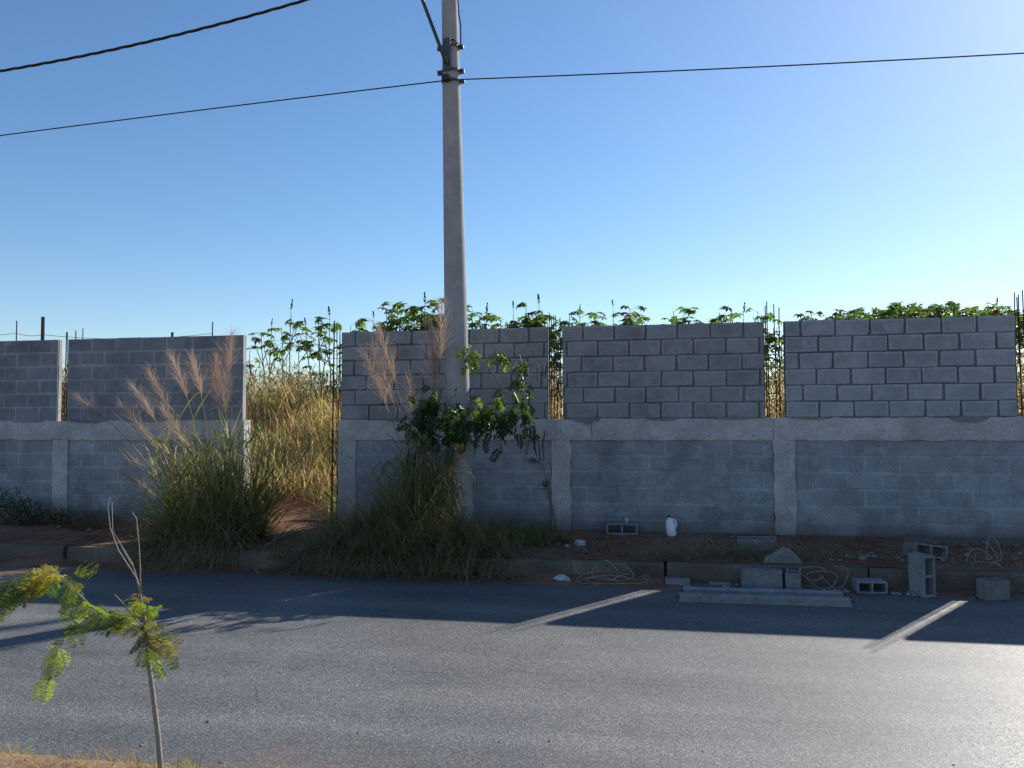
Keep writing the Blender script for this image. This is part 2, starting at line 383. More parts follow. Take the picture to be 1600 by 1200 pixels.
def berm_h(x): return .025 + .075 * max(0, hnoise(x * .55 + 3, 2.0) + .25) + .012 * hnoise(x * 5, 1)
def berm_z(x, y):
    u = (y - 8.12 - .08 * hnoise(x * 1.7, 4)) / .40
    return -.01 if u <= 0 else min(.19, -.01 + berm_h(x) * min(1, u) ** 1.4 * (1 + .25 * hnoise(x * 6, y * 6)))
sheet('soil_berm', -11, 8, 420, 8.02, 8.525, 14, berm_z, M['soil'])
# ------------------------------------------------------------------ block walls
def bevel_block(seed, L=.39, H=.19, T=.095, c=.013):
    """block with chamfered, slightly worn edges"""
    rng = random.Random(seed); b = MB(); V = []; idx = {}
    xs_ = [0, c, L - c, L]; zs_ = [0, c, H - c, H]
    def vid(p):
        if p not in idx: idx[p] = len(V); V.append(p)
        return idx[p]
    A = [(-L/2 + xs_[i], 0.0 if (i in (1, 2) and k in (1, 2)) else c * .8, -H/2 + zs_[k]) for k in range(4) for i in range(4)]
    j = [(x + rng.uniform(-.005, .005), y + rng.uniform(-.001, .0025), z + rng.uniform(-.0045, .0045)) for x, y, z in A]
    back = [(-L/2, T, -H/2), (L/2, T, -H/2), (L/2, T, H/2), (-L/2, T, H/2)]
    Fs = [(k*4+i, k*4+i+1, (k+1)*4+i+1, (k+1)*4+i) for k in range(3) for i in range(3)]
    o = 16
    Fs += [(3, 2, 1, 0, o, o+1), (15, 11, 7, 3, o+1, o+2), (12, 13, 14, 15, o+2, o+3), (0, 4, 8, 12, o+3, o), (o+1, o, o+3, o+2)]
    b.add(j + back, Fs); return b
BL = {}
for key, mat in (('dark', 'block_left'), ('grey', 'block'), ('pale', 'block_veiled'), ('low', 'block_low'), ('low_left', 'block_low_left')):
    BL[key] = [bevel_block(s).mesh('block', M[mat]) for s in range(6)]

def lay(root, x0, x1, z0, rows, key, offs, yface, rng, store, proud=.0, gap=.012, hs=(.985, 1.004)):
    """running bond between x0 and x1; offs[r] = width of the first block of row r"""
    for r in range(rows):
        zc = z0 + .2 * r + .1; x = x0; first = offs[r % len(offs)]
        while x < x1 - .03:
            wd = (first if first else .4); first = None
            e = min(x + wd, x1)
            if x1 - e < .05: e = x1
            L = e - x - gap * rng.uniform(.7, 1.5)
            if L > .025:
                store.append((put('block', rng.choice(BL[key]), root,
                    loc=((x + e) / 2, yface - proud + rng.uniform(-.003, .003), zc + rng.uniform(-.0035, .0035)),
                    rot=(rng.uniform(-.006, .006), rng.uniform(-.004, .004), rng.uniform(-.006, .006)),
                    scl=(L / .39, 1, rng.uniform(*hs)))))
            x = e
def rough_box(x0, x1, y0, y1, z0, z1, nx_, nz_, amp, rng, ax=0.0, az=0.0):
    """box whose front is a grid with uneven edges (cast in rough boards)"""
    b = MB(); V = []
    for k in range(nz_ + 1):
        for i in range(nx_ + 1):
            x = x0 + (x1-x0)*i/nx_; z = z0 + (z1-z0)*k/nz_; y = y0 + rng.uniform(-amp, amp)
            if i in (0, nx_): x += rng.uniform(-ax, ax); y += amp * 1.2
            if k in (0, nz_): z += rng.uniform(-az, az); y += amp * 1.2
            V.append((x, y, z))
    kx = nx_ + 1; nf = len(V)
    Fs = [(k*kx+i, k*kx+i+1, (k+1)*kx+i+1, (k+1)*kx+i) for k in range(nz_) for i in range(nx_)]
    ring = [i for i in range(nx_)] + [k*kx+nx_ for k in range(nz_)] + [nz_*kx+i for i in range(nx_, 0, -1)] + [k*kx for k in range(nz_, 0, -1)]
    V += [(V[i][0], y1, V[i][2]) for i in ring]; m = len(ring)
    Fs += [(ring[(j+1) % m], ring[j], nf + j, nf + (j+1) % m) for j in range(m)]
    Fs.append(tuple(nf + j for j in range(m - 1, -1, -1)))
    b.add(V, Fs); return b
def beam_mesh(x0, x1, rng): return rough_box(x0, x1, WALL_Y - .022, WALL_Y + .165, 1.425, 1.697, max(4, int((x1-x0)/.09)), 4, .004, rng, .004, .009)

_st = MB(); _st.tube([(-.05,-.04,0),(.05,-.04,0),(.05,.04,0),(-.05,.04,0),(-.05,-.04,.004)], .003, 4); STIRRUP = _st.mesh('stirrup', M['rust'])
_rb = MB(); _rb.tube([(0,0,0),(.0,0,.5),(0,0,1)], .0065, 6); REBAR = _rb.mesh('rebar', M['rust'])
def cage(root, bars, z0, zs_top, n_stir, rng, yc=WALL_Y + .055):
    cx = sum(bars) / len(bars)
    for i, x in enumerate(bars):
        dz = zs_top + rng.uniform(-.05, .05) - z0
        put('rebar', REBAR, root, loc=(x, yc + (-.04 if i % 2 else .04), z0), rot=(rng.uniform(-.012, .012), rng.uniform(-.012, .012), 0), scl=(1, 1, dz))
    hw = max(.02, (max(bars) - min(bars)) / 2 / .05)
    for k in range(n_stir):
        put('stirrup', STIRRUP, root, loc=(cx, yc, z0 + .12 + k * .2 + rng.uniform(-.03, .03)), rot=(rng.uniform(-.08, .08), rng.uniform(-.1, .1), 0), scl=(hw, 1, 1))
def px_x(px, py=580): return at_y(px, py, WALL_Y).x

def core(root, x0, x1, z0, z1, y0, y1, mat):
    b = MB(); b.box(x0, x1, y0, y1, z0, z1); return b.build('mortar', M[mat], root)

rng = random.Random(11)
def wall(name, label, x_start, x_end, columns, panels, lows, cages, beams, smears=()):
    root = thing(name, label, 'wall', (0, 0, 0)); store = []
    for (x0, x1, key, mort, offs, prd) in panels:
        core(root, x0 + .004, x1 - .004, 1.66, 2.893, WALL_Y + prd, WALL_Y + .091, mort)
        lay(root, x0, x1, 1.70, 6, key, offs, WALL_Y, rng, store, gap=.024 if mort == 'mortar_dark' else .012, hs=(.945, .985) if mort == 'mortar_dark' else (.975, 1.0))
    for (x0, x1, offs) in lows:
        core(root, x0 + .002, x1 - .002, .12, 1.424, WALL_Y + .0100, WALL_Y + .15, 'mortar_low')
        lay(root, x0, x1, .225, 6, 'low' if x0 > -5 else 'low_left', offs, WALL_Y + .006, rng, store, gap=.016, hs=(.95, .99))
    for c in columns:
        rough_box(c - .125, c + .125, WALL_Y - .018, WALL_Y + .16, .10, 1.424, 3, 14, .004, rng, .011, 0).build('column', M['beam'], root)
    for x0, x1 in beams:
        beam_mesh(x0, x1, rng).build('ring_beam', M['beam'], root)
    for bars, top, ns in cages: cage(root, bars, 1.66, top, ns, rng)
    for (x0, x1, dep) in smears:
        m_ = MB(); k = 12; top_ = [(x0 + (x1 - x0) * i / k, 1.704) for i in range(k + 1)]; bot_ = [(x, 1.70 - dep * math.sin(math.pi * i / k) ** .6 * rng.uniform(.55, 1.1) - .004) for i, (x, z) in enumerate(top_)]
        V = [(x, WALL_Y - .034, z) for x, z in top_] + [(x, WALL_Y - .031, z) for x, z in bot_] + [(x, WALL_Y + .01, z) for x, z in top_] + [(x, WALL_Y - .012, z) for x, z in bot_]; q_ = k + 1
        m_.add(V, [(q_+i, q_+i+1, i+1, i) for i in range(k)] + [(i, i+1, 2*q_+i+1, 2*q_+i) for i in range(k)] + [(3*q_+i, 3*q_+i+1, q_+i+1, q_+i) for i in range(k)]); m_.build('mortar_smear', M['mortar_smear'], root)
    # the blocks beyond the edge of the picture: past 300, joined into one part
    if len(store) > 300:
        store.sort(key=lambda o: abs(o.location.x)); rest = store[300:]
        b = MB()
        for o in rest:
            mt = Matrix.LocRotScale(o.location, o.rotation_euler, o.scale)
            b.add([mt @ v.co for v in o.data.vertices], [tuple(p.vertices) for p in o.data.polygons])
        mm = [o.data.materials[0] for o in rest]
        b.build('blocks_out_of_view', M['block'], root, kind='stuff')
        for o in rest: bpy.data.objects.remove(o)
    return root
c1, c2, c3 = -1.27, 1.49, 4.32
p = [px_x(533), px_x(857), px_x(875) + .03, px_x(1197) - .01, px_x(1222) + .03, px_x(1590), px_x(1609) + .03]
right = wall('concrete_block_wall', 'long unfinished grey concrete block wall running behind the utility pole, right of the opening', -4.2, 13,
    [p[0] + .09, c1, c2, c3, c3 + 2.8, c3 + 5.6],
    [(p[0], p[1], 'grey', 'mortar_dark', [.4, .2, .36, .18, .4, .2], .008),
     (p[2], p[3], 'grey', 'mortar_dark', [.27, .06, .25, .06, .27, .05][::-1], .013),
     (p[4], p[5], 'pale', 'mortar_dark', [.40, .21, .37, .17, .40, .20], .013),
     (p[6], p[6] + 2.62, 'pale', 'mortar_dark', [.4, .2], .013), (c3 + 2.89, c3 + 5.51, 'pale', 'mortar_dark', [.4, .2], .013)],
    [(p[0] + .215, c1 - .125, [.4, .2]), (c1 + .125, c2 - .125, [.2, .4]), (c2 + .125, c3 - .125, [.4, .2]), (c3 + .125, c3 + 2.675, [.4, .2]), (c3 + 2.925, c3 + 5.475, [.4, .2])],
    [([px_x(857.5), px_x(861), px_x(864.5), px_x(870.5), px_x(875)], 3.05, 5), ([px_x(1199), px_x(1201.5), px_x(1214.5), px_x(1217.5)], 3.11, 5), ([px_x(1592), px_x(1596), px_x(1600), px_x(1604)], 3.16, 5),
     ([c3 + 2.77, c3 + 2.83], 3.1, 4)],
    [(p[0] - .03, c1 + .4), (c1 + .404, c2 - .13), (c2 - .126, c3 + .1), (c3 + .104, c3 + 5.7)], [(px_x(893, 658), px_x(938, 658), .07), (px_x(1482, 655), px_x(1545, 655), .065), (px_x(1010, 655), px_x(1060, 655), .03), (px_x(1110, 655), px_x(1180, 655), .025), (px_x(1240, 655), px_x(1300, 655), .02), (px_x(600, 655), px_x(640, 655), .03)])
# tall free-standing cage at the jamb of the opening
cage(right, [px_x(514), px_x(519), px_x(523.5), px_x(527), px_x(531)], .22, 3.02, 12, rng)
q = [px_x(90), px_x(105), px_x(380)]
wall('concrete_block_wall', 'darker grey concrete block wall at the left with pale joints, ending at the overgrown opening', -16, -5.6,
    [q[2] - .09, (q[0] + q[1]) / 2, (q[0] + q[1]) / 2 - 2.85],
    [(q[1], q[2], 'dark', 'mortar_pale', [.22, .42, .22, .4, .2, .4], .0055), (q[0] - 2.7, q[0], 'dark', 'mortar_pale', [.4, .2], .0055), (q[0] - 5.6, q[0] - 2.85, 'dark', 'mortar_pale', [.4, .2], .0055)],
    [((q[0] + q[1]) / 2 + .125, q[2] - .215, [.2, .4]), ((q[0] + q[1]) / 2 - 2.725, (q[0] + q[1]) / 2 - .125, [.4, .2])],
    [([px_x(94.5), px_x(104), px_x(111.5), px_x(116), px_x(122)], 3.02, 4)],
    [(q[0] - 5.6, q[0] - 1.2), (q[0] - 1.196, q[2] + .03)], [(px_x(110, 657), px_x(165, 657), .035), (px_x(20, 657), px_x(70, 657), .02), (px_x(190, 657), px_x(260, 657), .02)])

# ------------------------------------------------------------------ utility pole and cables
PY = 9.25
pb = at_y(719, 840, PY); ptop_dir = at_y(702.5, 0, PY)
pole = thing('utility_pole', 'tapered grey concrete utility pole standing in the weeds before the block wall', 'utility pole', (pb.x, PY, 0))
lean = (ptop_dir.x - pb.x) / (ptop_dir.z - pb.z)
def pole_r(z): return .168 - .0105 * z
def pole_c(z): return Vector((lean * (z - pb.z), 0, z))
b = MB(); zz = [0.05 + i * .35 for i in range(26)]
b.tube([pole_c(z) for z in zz], [pole_r(z) for z in zz], 28); b.build('shaft', M['pole'], pole, True)
def band(z, h, ears):
    c = pole_c(z); r = pole_r(z) + .006; b = MB(); n_ = 24; V = []
    for zq in (-h/2, h/2):
        for rr in (r - .004, r + .004):
            V += [(c.x + rr*math.cos(2*math.pi*i/n_), rr*math.sin(2*math.pi*i/n_), z + zq) for i in range(n_)]
    Fs = []
    for i in range(n_):
        j = (i+1) % n_
        Fs += [(n_+i, n_+j, 3*n_+j, 3*n_+i), (2*n_+i, 3*n_+i, 3*n_+j, 2*n_+j), (i, j, n_+j, n_+i)]
    b.add(V, Fs); bo = b.build('clamp_band', M['galv'], pole)
    for s in ears:
        e = MB(); x = c.x + s * (r + .025); e.box(x - .03, x + .03, -.02, .02, z - h * .7, z + h * .7)
        e.tube([(x, -.05, z), (x, .05, z)], .012, 8); e.build('clamp_bolt', M['galv'], bo)
zA, zB, zC = at_y(703, 75, PY).z, at_y(703, 113, PY).z, at_y(703, 129, PY).z
band(zA, .03, (-1, 1)); band(zB, .035, (-1, 1)); band(zC, .025, (1,))
yf = -pole_r(zA)
b = MB(); cx = pole_c(zA).x
b.box(cx - .055, cx + .035, yf - .035, yf - .006, zB - .03, zA + .06); b.build('bracket_plate', M['galv'], pole)
A0 = at_y(697, 98, PY - .2) - Vector((pb.x, PY, 0)); A1 = at_y(660, 0, PY - .2) - Vector((pb.x, PY, 0))
d = A1 - A0
b = MB(); b.tube([A0, A0 + d * .5, A1, A1 + d * .6, A1 + d * .95 + Vector((-.12, -.1, 0)), A1 + d * 1.15 + Vector((-.4, -.35, 0))], .021, 10); b.build('lamp_arm', M['arm'], pole, True)
b = MB(); b.box(cx - .065, cx + .02, yf - .075, yf - .004, zC - .035, zC + .035); b.build('wire_clamp', M['cap'], pole)
b = MB(); b.tube([pole_c(zA) + Vector((pole_r(zA) + .03, -.02, .02)), pole_c(zA + .25) + Vector((pole_r(zA) + .035, -.02, 0)), pole_c(zA + .38) + Vector((pole_r(zA) + .02, -.04, 0)), pole_c(zA + .7) + Vector((pole_r(zA) + .006, -.05, 0)), pole_c(zA + 1.6) + Vector((pole_r(zA), -.05, 0))], .009, 6)
b.tube([pole_c(zA) + Vector((-.01, yf - .02, .06)), pole_c(zA) + Vector((.08, yf - .0, .04)), pole_c(zA) + Vector((pole_r(zA) + .02, -.06, .0))], .008, 6); b.build('riser_cable', M['cable'], pole)

def span(a, bpt, sag, n_=40):
    return [a.lerp(bpt, t) - Vector((0, 0, sag * 4 * t * (1 - t))) for t in [i / n_ for i in range(n_ + 1)]]
def cable_through(pts_px, y):
    return [at_y(x, yy, y) for x, yy in pts_px]
# single wire: passes the pole on its clamp, left and right spans are one wire
def quad_extend(pts, xa, xb, n_=60):
    X = np.array([q_.x for q_ in pts]); Z = np.array([q_.z for q_ in pts]); c = np.polyfit(X, Z, 2)
    return [Vector((x, pts[0].y, float(np.polyval(c, x)))) for x in np.linspace(xa, xb, n_)]
wy = PY + yf - .05
att = at_y(692, 126, wy)
lp = quad_extend(cable_through([(0, 212), (200, 186), (400, 161), (560, 143), (690, 126)], wy), -26, att.x)
rp = quad_extend(cable_through([(725, 124), (1000, 113), (1250, 101.5), (1600, 83)], wy), at_y(722, 124, wy).x, 16)
b = MB(); b.tube(lp + rp, .0075, 6)
tag(b.build('overhead_wire', M['cable'], smooth=True), 'thin black overhead wire clamped to the pole and crossing the whole sky', 'wire')
# twisted bundle up to the head of the pole
tp = cable_through([(0, 122), (150, 93), (300, 60), (420, 31), (522, 0), (600, -26)], PY)
c_ = np.polyfit([v.x for v in tp], [v.z for v in tp], 2); xs2 = np.linspace(-24, pole_c(8).x + pb.x, 420)
bun = MB()
for ph in (0, math.pi * 2 / 3, math.pi * 4 / 3):
    bun.tube([(x, PY - .16 + .011 * math.sin(x * 9 + ph), float(np.polyval(c_, x)) + .011 * math.cos(x * 9 + ph)) for x in xs2], .0088, 6)
tag(bun.build('twisted_cable', M['cable_brown'], smooth=True), 'thick dark twisted cable rising across the upper left sky', 'cable')

# fence posts and their wire in the field behind the left wall
FY = 12.0
for (x, yt, r, mat, lab) in ((67, 495, .030, 'wood_dark', 'thick dark fence post rising behind the far left wall panel'),
                            (26, 501, .011, 'galv', 'thin fence stake left of the thick dark post behind the wall'),
                            (332, 503, .011, 'galv', 'thin stake rising behind the wall just left of the opening'),
                            (269, 519, .022, 'wood_dark', 'short post stub barely showing over the left wall')):
    t = at_y(x, yt, FY); b = MB()
    b.tube([(0, 0, -.25), (.004, 0, 1.0), (0, .004, t.z - field_z(t.x, FY) - .005), (0, .004, t.z - field_z(t.x, FY))], [r, r, r * .95, r * .8], 8)
    tag(b.build('fence_post', M[mat]), lab, 'post', 'posts of the field fence').location = (t.x, FY, field_z(t.x, FY))
b = MB(); a0 = at_y(-200, 527, FY - .03); a1 = at_y(26, 521, FY - .03); a2 = at_y(67, 523, FY - .05); a3 = at_y(332, 521, FY - .03)
b.tube(span(a0, a1, .05, 10) + span(a1, a2, .03, 8)[1:] + span(a2, a3, .08, 16)[1:], .004, 5)
tag(b.build('fence_wire', M['galv']), 'fence wire strung between the posts behind the left wall', 'wire')

# ------------------------------------------------------------------ grasses
GM = [M['g_green'], M['g_olive'], M['g_straw'], M['g_dead']]
def blades(b, rs, n, cx, cy, z, rx, ry, Lr, tilt, droop, Wr, segs, probs, azf=None, zf=None):
    a = rs.uniform(0, 2*np.pi, n); r = np.sqrt(rs.uniform(0, 1, n))
    X = cx + rx * r * np.cos(a); Y = cy + ry * r * np.sin(a)
    Zs = np.array([zf(x, y) for x, y in zip(X, Y)]) if zf else np.full(n, z)
    az = a + rs.normal(0, .7, n) if azf is None else azf(rs, n)
    tl = np.abs(rs.normal(tilt[0], tilt[1], n)) * (.35 + r)
    L = rs.uniform(*Lr, n); W = rs.uniform(*Wr, n)
    V_, F_, bi = ribbons(np.stack([X, Y, Zs - .02], 1), az, tl, L, rs.uniform(*droop, n), W, segs, rs)
    mi = rs.choice(len(probs), n, p=np.array(probs) / sum(probs))
    b.addnp(V_, F_, mi[bi])
def plume_stalk(root, base, tip, rs, plume_len=.5, dens=70, bend=.12, spread=.27):
    base = Vector(base); tip = Vector(tip); dv = tip - base; n_ = 12
    side = Vector((dv.x, dv.y, 0)); side = side.normalized() if side.length > 1e-4 else Vector((1, 0, 0))
    pts = [base + dv * t + Vector((0, 0, 1)) * (bend * math.sin(math.pi * t) * dv.length * .6) - side * bend * .35 * math.sin(math.pi * t) * dv.length for t in [i / n_ for i in range(n_ + 1)]]
    b = MB(); b.tube(pts, [.0072 - .005 * i / n_ for i in range(n_ + 1)], 4)
    st = b.build('flower_stalk', M['stalk'], root)
    tot = dv.length; t0 = max(0.3, 1 - plume_len / tot); P_ = []; A_ = []; T_ = []; L_ = []
    for k in range(dens):
        u = rs.uniform(0, 1); t = t0 + (1 - t0) * u; f = t * n_; i = min(int(f), n_ - 1)
        P_.append(pts[i].lerp(pts[i+1], f - i))
        dd = (pts[i+1] - pts[i]).normalized() + Vector(rs.normal(0, spread, 3)) ; dd.normalize()
        A_.append(math.atan2(dd.y, dd.x)); T_.append(math.acos(max(-1, min(1, dd.z)))); L_.append(plume_len * (.30 + .38 * (1 - u)) * rs.uniform(.6, 1.1))
    n2 = len(P_)
    V_, F_, bi = ribbons(np.array(P_), np.array(A_), np.array(T_), np.array(L_), rs.uniform(.1, .5, n2), rs.uniform(.0018, .0036, n2), 5, rs, taper=.6)
    # seeds along the threads
    b2 = MB(); b2.addnp(V_, F_, 0); b2.build('plume', M['plume'], st)

rs = np.random.RandomState(4)
def culms(b, n, cx, cy, rx, ry, Lr, tilt, zf, probs, leaves=6, Wr=(.013, .027)):
    P_, A_, T_, L_, D_ = [], [], [], [], []
    for k in range(n):
        a = rs.uniform(0, 6.28); r = math.sqrt(rs.uniform(0, 1)); x = cx + rx * r * math.cos(a); y = cy + ry * r * math.sin(a)
        az = a + rs.normal(0, .6); tl = abs(rs.normal(*tilt)) * (.4 + r); L = rs.uniform(*Lr); p0 = Vector((x, y, zf(x, y) - .02)); d_ = Vector((math.sin(tl) * math.cos(az), math.sin(tl) * math.sin(az), math.cos(tl)))
        pts = [p0]
        for q in range(5):
            d_ = (d_ + Vector((0, 0, -.06)) + Vector(rs.normal(0, .04, 3))).normalized(); pts.append(pts[-1] + d_ * L / 5)
        b.tube(pts, [.0048, .0046, .0042, .0036, .003, .002], 4, 2 if rs.uniform() < .5 else 1)
        for q in range(leaves):
            f = rs.uniform(1.0, 4.95); i = int(f); P_.append(pts[i].lerp(pts[i+1], f - i)); A_.append(rs.uniform(0, 6.28)); T_.append(abs(rs.normal(.55, .25))); L_.append(rs.uniform(.3, .72)); D_.append(rs.uniform(.7, 2.6))
    n2 = len(P_); V_, F_, bi = ribbons(np.array(P_), np.array(A_), np.array(T_), np.array(L_), np.array(D_), rs.uniform(*Wr, n2), 6, rs, broken=.2)
    mi = rs.choice(len(probs), n2, p=np.array(probs) / sum(probs)); b.addnp(V_, F_, mi[bi])
def gz(px, py, y): v = at_y(px, py, y); return Vector((v.x, y, soil_z(v.x, y)))
# big tussock left of the opening
GY = 9.05
g0 = gz(322, 870, GY)
A = thing('tall_grass_clump', 'big green and straw tussock of tall grass with feathery plumes at the left wall end', 'grass clump', g0, 'tall grass clumps')
b = MB(); zf = lambda x, y: soil_z(x + g0.x, y + g0.y) - g0.z
culms(b, 120, .12, .02, .52, .28, (.9, 1.6), (.26, .16), zf, [4.5, 3, 2.2, .8])
blades(b, rs, 650, .12, .02, 0, .56, .30, (.8, 1.65), (.26, .18), (.3, 1.3), (.009, .024), 7, [4.5, 3, 1.6, .7], zf=zf)
blades(b, rs, 900, .10, -.02, 0, .66, .34, (.5, 1.2), (.55, .30), (.6, 2.0), (.009, .022), 7, [3.6, 3, 2.2, 1.2], zf=zf)
blades(b, rs, 900, .08, -.14, 0, .72, .30, (.4, .95), (.75, .35), (1.2, 3.0), (.007, .017), 7, [.8, 1.6, 2.3, 3.2], zf=zf)
spill = lambda x, y: max(-g0.z + .01, zf(x, y) + .22 - .2 * abs(x) - max(0, (-.42 - y)) * 1.6)
blades(b, rs, 700, .08, -.42, 0, .70, .20, (.3, .7), (.9, .35), (.9, 2.4), (.007, .016), 6, [.8, 1.6, 2.0, 3.4], azf=lambda r_, n_: r_.normal(-1.57, .8, n_), zf=spill)
b.build('leaf_blades', GM, A, kind='stuff')
def stalks(root, o, lst, y0, yspread=.12, **k):
    for (bx, by, tx, ty) in lst:
        yb = y0 + rs.uniform(-yspread, yspread); ba = at_y(bx, by, yb); ti = at_y(tx, ty, yb + rs.uniform(-.25, .1))
        plume_stalk(root, ba - o, ti - o, rs, **k)
stalks(A, g0, [(300, 850, 122, 622), (300, 850, 192, 637), (310, 850, 208, 606), (310, 850, 232, 582), (320, 850, 268, 560), (325, 850, 300, 560), (340, 850, 338, 563),
               (345, 850, 362, 528), (350, 850, 352, 590), (300, 850, 180, 695), (300, 850, 190, 740), (330, 850, 255, 640)], GY, plume_len=.62, dens=210)
# second clump, at the foot of the pole
g1 = gz(656, 860, 8.95)
B = thing('tall_grass_clump', 'dark shaggy grass clump hanging around the left foot of the utility pole', 'grass clump', g1, 'tall grass clumps')
b = MB(); zf = lambda x, y: soil_z(x + g1.x, y + g1.y) - g1.z
culms(b, 50, -.02, .02, .20, .16, (.8, 1.35), (.14, .12), zf, [4, 3, 1.5, 2], 6, (.010, .02))
blades(b, rs, 600, -.02, 0.02, 0, .24, .18, (.8, 1.55), (.13, .10), (.5, 1.9), (.008, .018), 6, [4, 3, 1, 1.6], zf=zf)
blades(b, rs, 500, -.02, 0, 0, .34, .22, (.4, .9), (.45, .3), (.9, 2.2), (.007, .016), 6, [3, 3, 1.2, 2.5], zf=zf)
b.build('leaf_blades', GM, B, kind='stuff')
hb = MB(); nh = 620; hp = [at_y(rs.uniform(636, 706), rs.uniform(690, 800), 8.98 + rs.uniform(-.14, .12)) - g1 for k in range(nh)]
V_, F_, bi = ribbons(np.array(hp), rs.uniform(0, 6.28, nh), rs.uniform(.6, 1.6, nh), rs.uniform(.25, .75, nh), rs.uniform(2.2, 5, nh), rs.uniform(.006, .014, nh), 6, rs)
hb.addnp(V_, F_, rs.choice(4, nh, p=[.25, .35, .12, .28])[bi]); hb.build('hanging_straw', GM, B, kind='stuff')
stalks(B, g1, [(665, 830, 570, 556), (668, 830, 592, 517), (670, 830, 583, 548), (685, 830, 690, 478), (680, 830, 672, 505), (660, 830, 640, 590), (675, 830, 683, 540)], 9.02, .08, plume_len=.7, dens=210, bend=.05)
# flattened mound of cut grass between the opening and the pole
g2 = gz(610, 875, 8.85)
C = thing('fallen_grass_mound', 'low mound of flattened dull green grass spilling over the kerb beside the pole', 'grass clump', g2)
b = MB(); zf = lambda x, y: soil_z(x + g2.x, y + g2.y) - g2.z + .30 * math.exp(-((x - .1) / .8) ** 2 - (y / .45) ** 2)
mz = lambda x, y: max(-g2.z + .01, soil_z(x + g2.x, max(8.66, y + g2.y)) - g2.z + .34 * math.exp(-((x - .15) / .9) ** 2 - ((y + .05) / .5) ** 2) - max(0, -.30 - y) * 1.5)
blades(b, rs, 2300, .25, -.02, 0, 1.15, .48, (.3, .85), (.95, .35), (.7, 2.2), (.006, .015), 7, [1.6, 3, 3, 4], azf=lambda r_, n_: r_.choice([-2.4, -1.5, -.6, 2.8], n_) + r_.normal(0, .6, n_), zf=mz)
blades(b, rs, 1500, .35, -.10, 0, 1.25, .40, (.15, .5), (.6, .4), (.4, 1.8), (.006, .013), 6, [2, 4, 2, 3.5], zf=mz)
blades(b, rs, 1300, .10, -.36, 0, 1.45, .13, (.18, .5), (.9, .4), (.8, 2.4), (.006, .014), 6, [1.4, 3, 2.5, 4], azf=lambda r_, n_: r_.normal(-1.57, .9, n_), zf=lambda x, y: max(-g2.z + .01, -.02 + .16 * math.exp(-((x - .2) / 1.1) ** 2) - max(0, -.33 - y) * 1.7 + rs.uniform(-.08, .08)))
b.build('leaf_blades', GM, C, kind='stuff')
for k in range(26):
    a0 = Vector((rs.uniform(-1.0, .5), rs.uniform(-.1, .3), rs.uniform(.18, .42)))
    a1 = a0 + Vector((-rs.uniform(.4, 1.0), -rs.uniform(.15, .4), 0)); a1.y = max(a1.y, -.34); a1.z = -.02 if a1.y > -.24 else -.19
    s_ = MB(); s_.tube([a0, a0.lerp(a1, .5) + Vector((0, 0, .08)), a1], [.005, .005, .003], 4); s_.build('fallen_stalk', M['stalk'], C)
# weeds right of the pole foot
g3 = gz(818, 850, 9.5)
Dn = thing('weed_clump', 'low dark green weed patch between the pole foot and the wall column', 'weeds', g3, 'weed patches on the soil strip')
b = MB(); zf = lambda x, y: soil_z(x + g3.x, y + g3.y) - g3.z
blades(b, rs, 900, 0, 0, 0, .48, .34, (.15, .42), (.5, .35), (.5, 1.8), (.007, .016), 5, [5, 3, .5, 1.5], zf=zf)
b.build('leaf_blades', GM, Dn, kind='stuff')
# dark weeds at the left edge
def leafy(b, rs, n, c, r3, size, mats_p, up=.4):
    c = np.array(c); d_ = rs.normal(0, 1, (n, 3)); d_ /= np.linalg.norm(d_, axis=1)[:, None]
    P_ = c + d_ * (rs.uniform(0, 1, (n, 1)) ** .45) * np.array(r3)
    L = rs.uniform(.6, 1.2, n) * size
    V_, F_, bi = ribbons(P_, rs.uniform(0, 6.28, n), np.abs(rs.normal(1.1, .5, n)), L, rs.uniform(.2, 1.2, n), L * .42, 2, rs, taper=.9)
    mi = rs.choice(len(mats_p), n, p=np.array(mats_p) / sum(mats_p)); b.addnp(V_, F_, mi[bi])
def bush(name, label, cat, px, py, y, lobes, n, size, probs, mats, grp=None, zsoil=soil_z):
    v = at_y(px, py, y); o = Vector((v.x, y, zsoil(v.x, y))); root = thing(name, label, cat, o, grp)
    b = MB(); s_ = MB()
    for (dx, dy, dz, rx, ry, rz) in lobes:
        leafy(b, rs, int(n / len(lobes)), (dx, dy, dz), (rx, ry, rz), size, probs)
        for k in range(4):
            e = Vector((dx + rs.uniform(-rx, rx) * .7, dy + rs.uniform(-ry, ry) * .7, dz + rs.uniform(0, rz) * .7))
            s_.tube([(dx * .3, dy * .3, -.03), e * .55 + Vector((0, 0, .04)), e], [.008, .006, .003], 5)
    s_.build('stems', M['bark'], root); b.build('leaves', mats, root, kind='stuff'); return root
bush('weed_bush', 'dark leafy weed bush against the wall at the left picture edge', 'bush', 22, 840, 9.85,
     [(-.1, 0, .25, .35, .25, .28), (.25, -.05, .16, .3, .22, .2), (-.5, 0, .3, .4, .25, .3), (.62, 0, .1, .35, .2, .14)], 2600, .055, [5, 2, 1], [M['weed'], M['g_green'], M['scrub']])
bush('weed_bush', 'low dry brown weeds left of the big grass tussock', 'bush', 130, 850, 9.7,
     [(-.2, 0, .12, .4, .25, .18), (.25, -.05, .1, .35, .25, .14)], 1300, .05, [1, 1, 5], [M['weed'], M['g_olive'], M['scrub']])

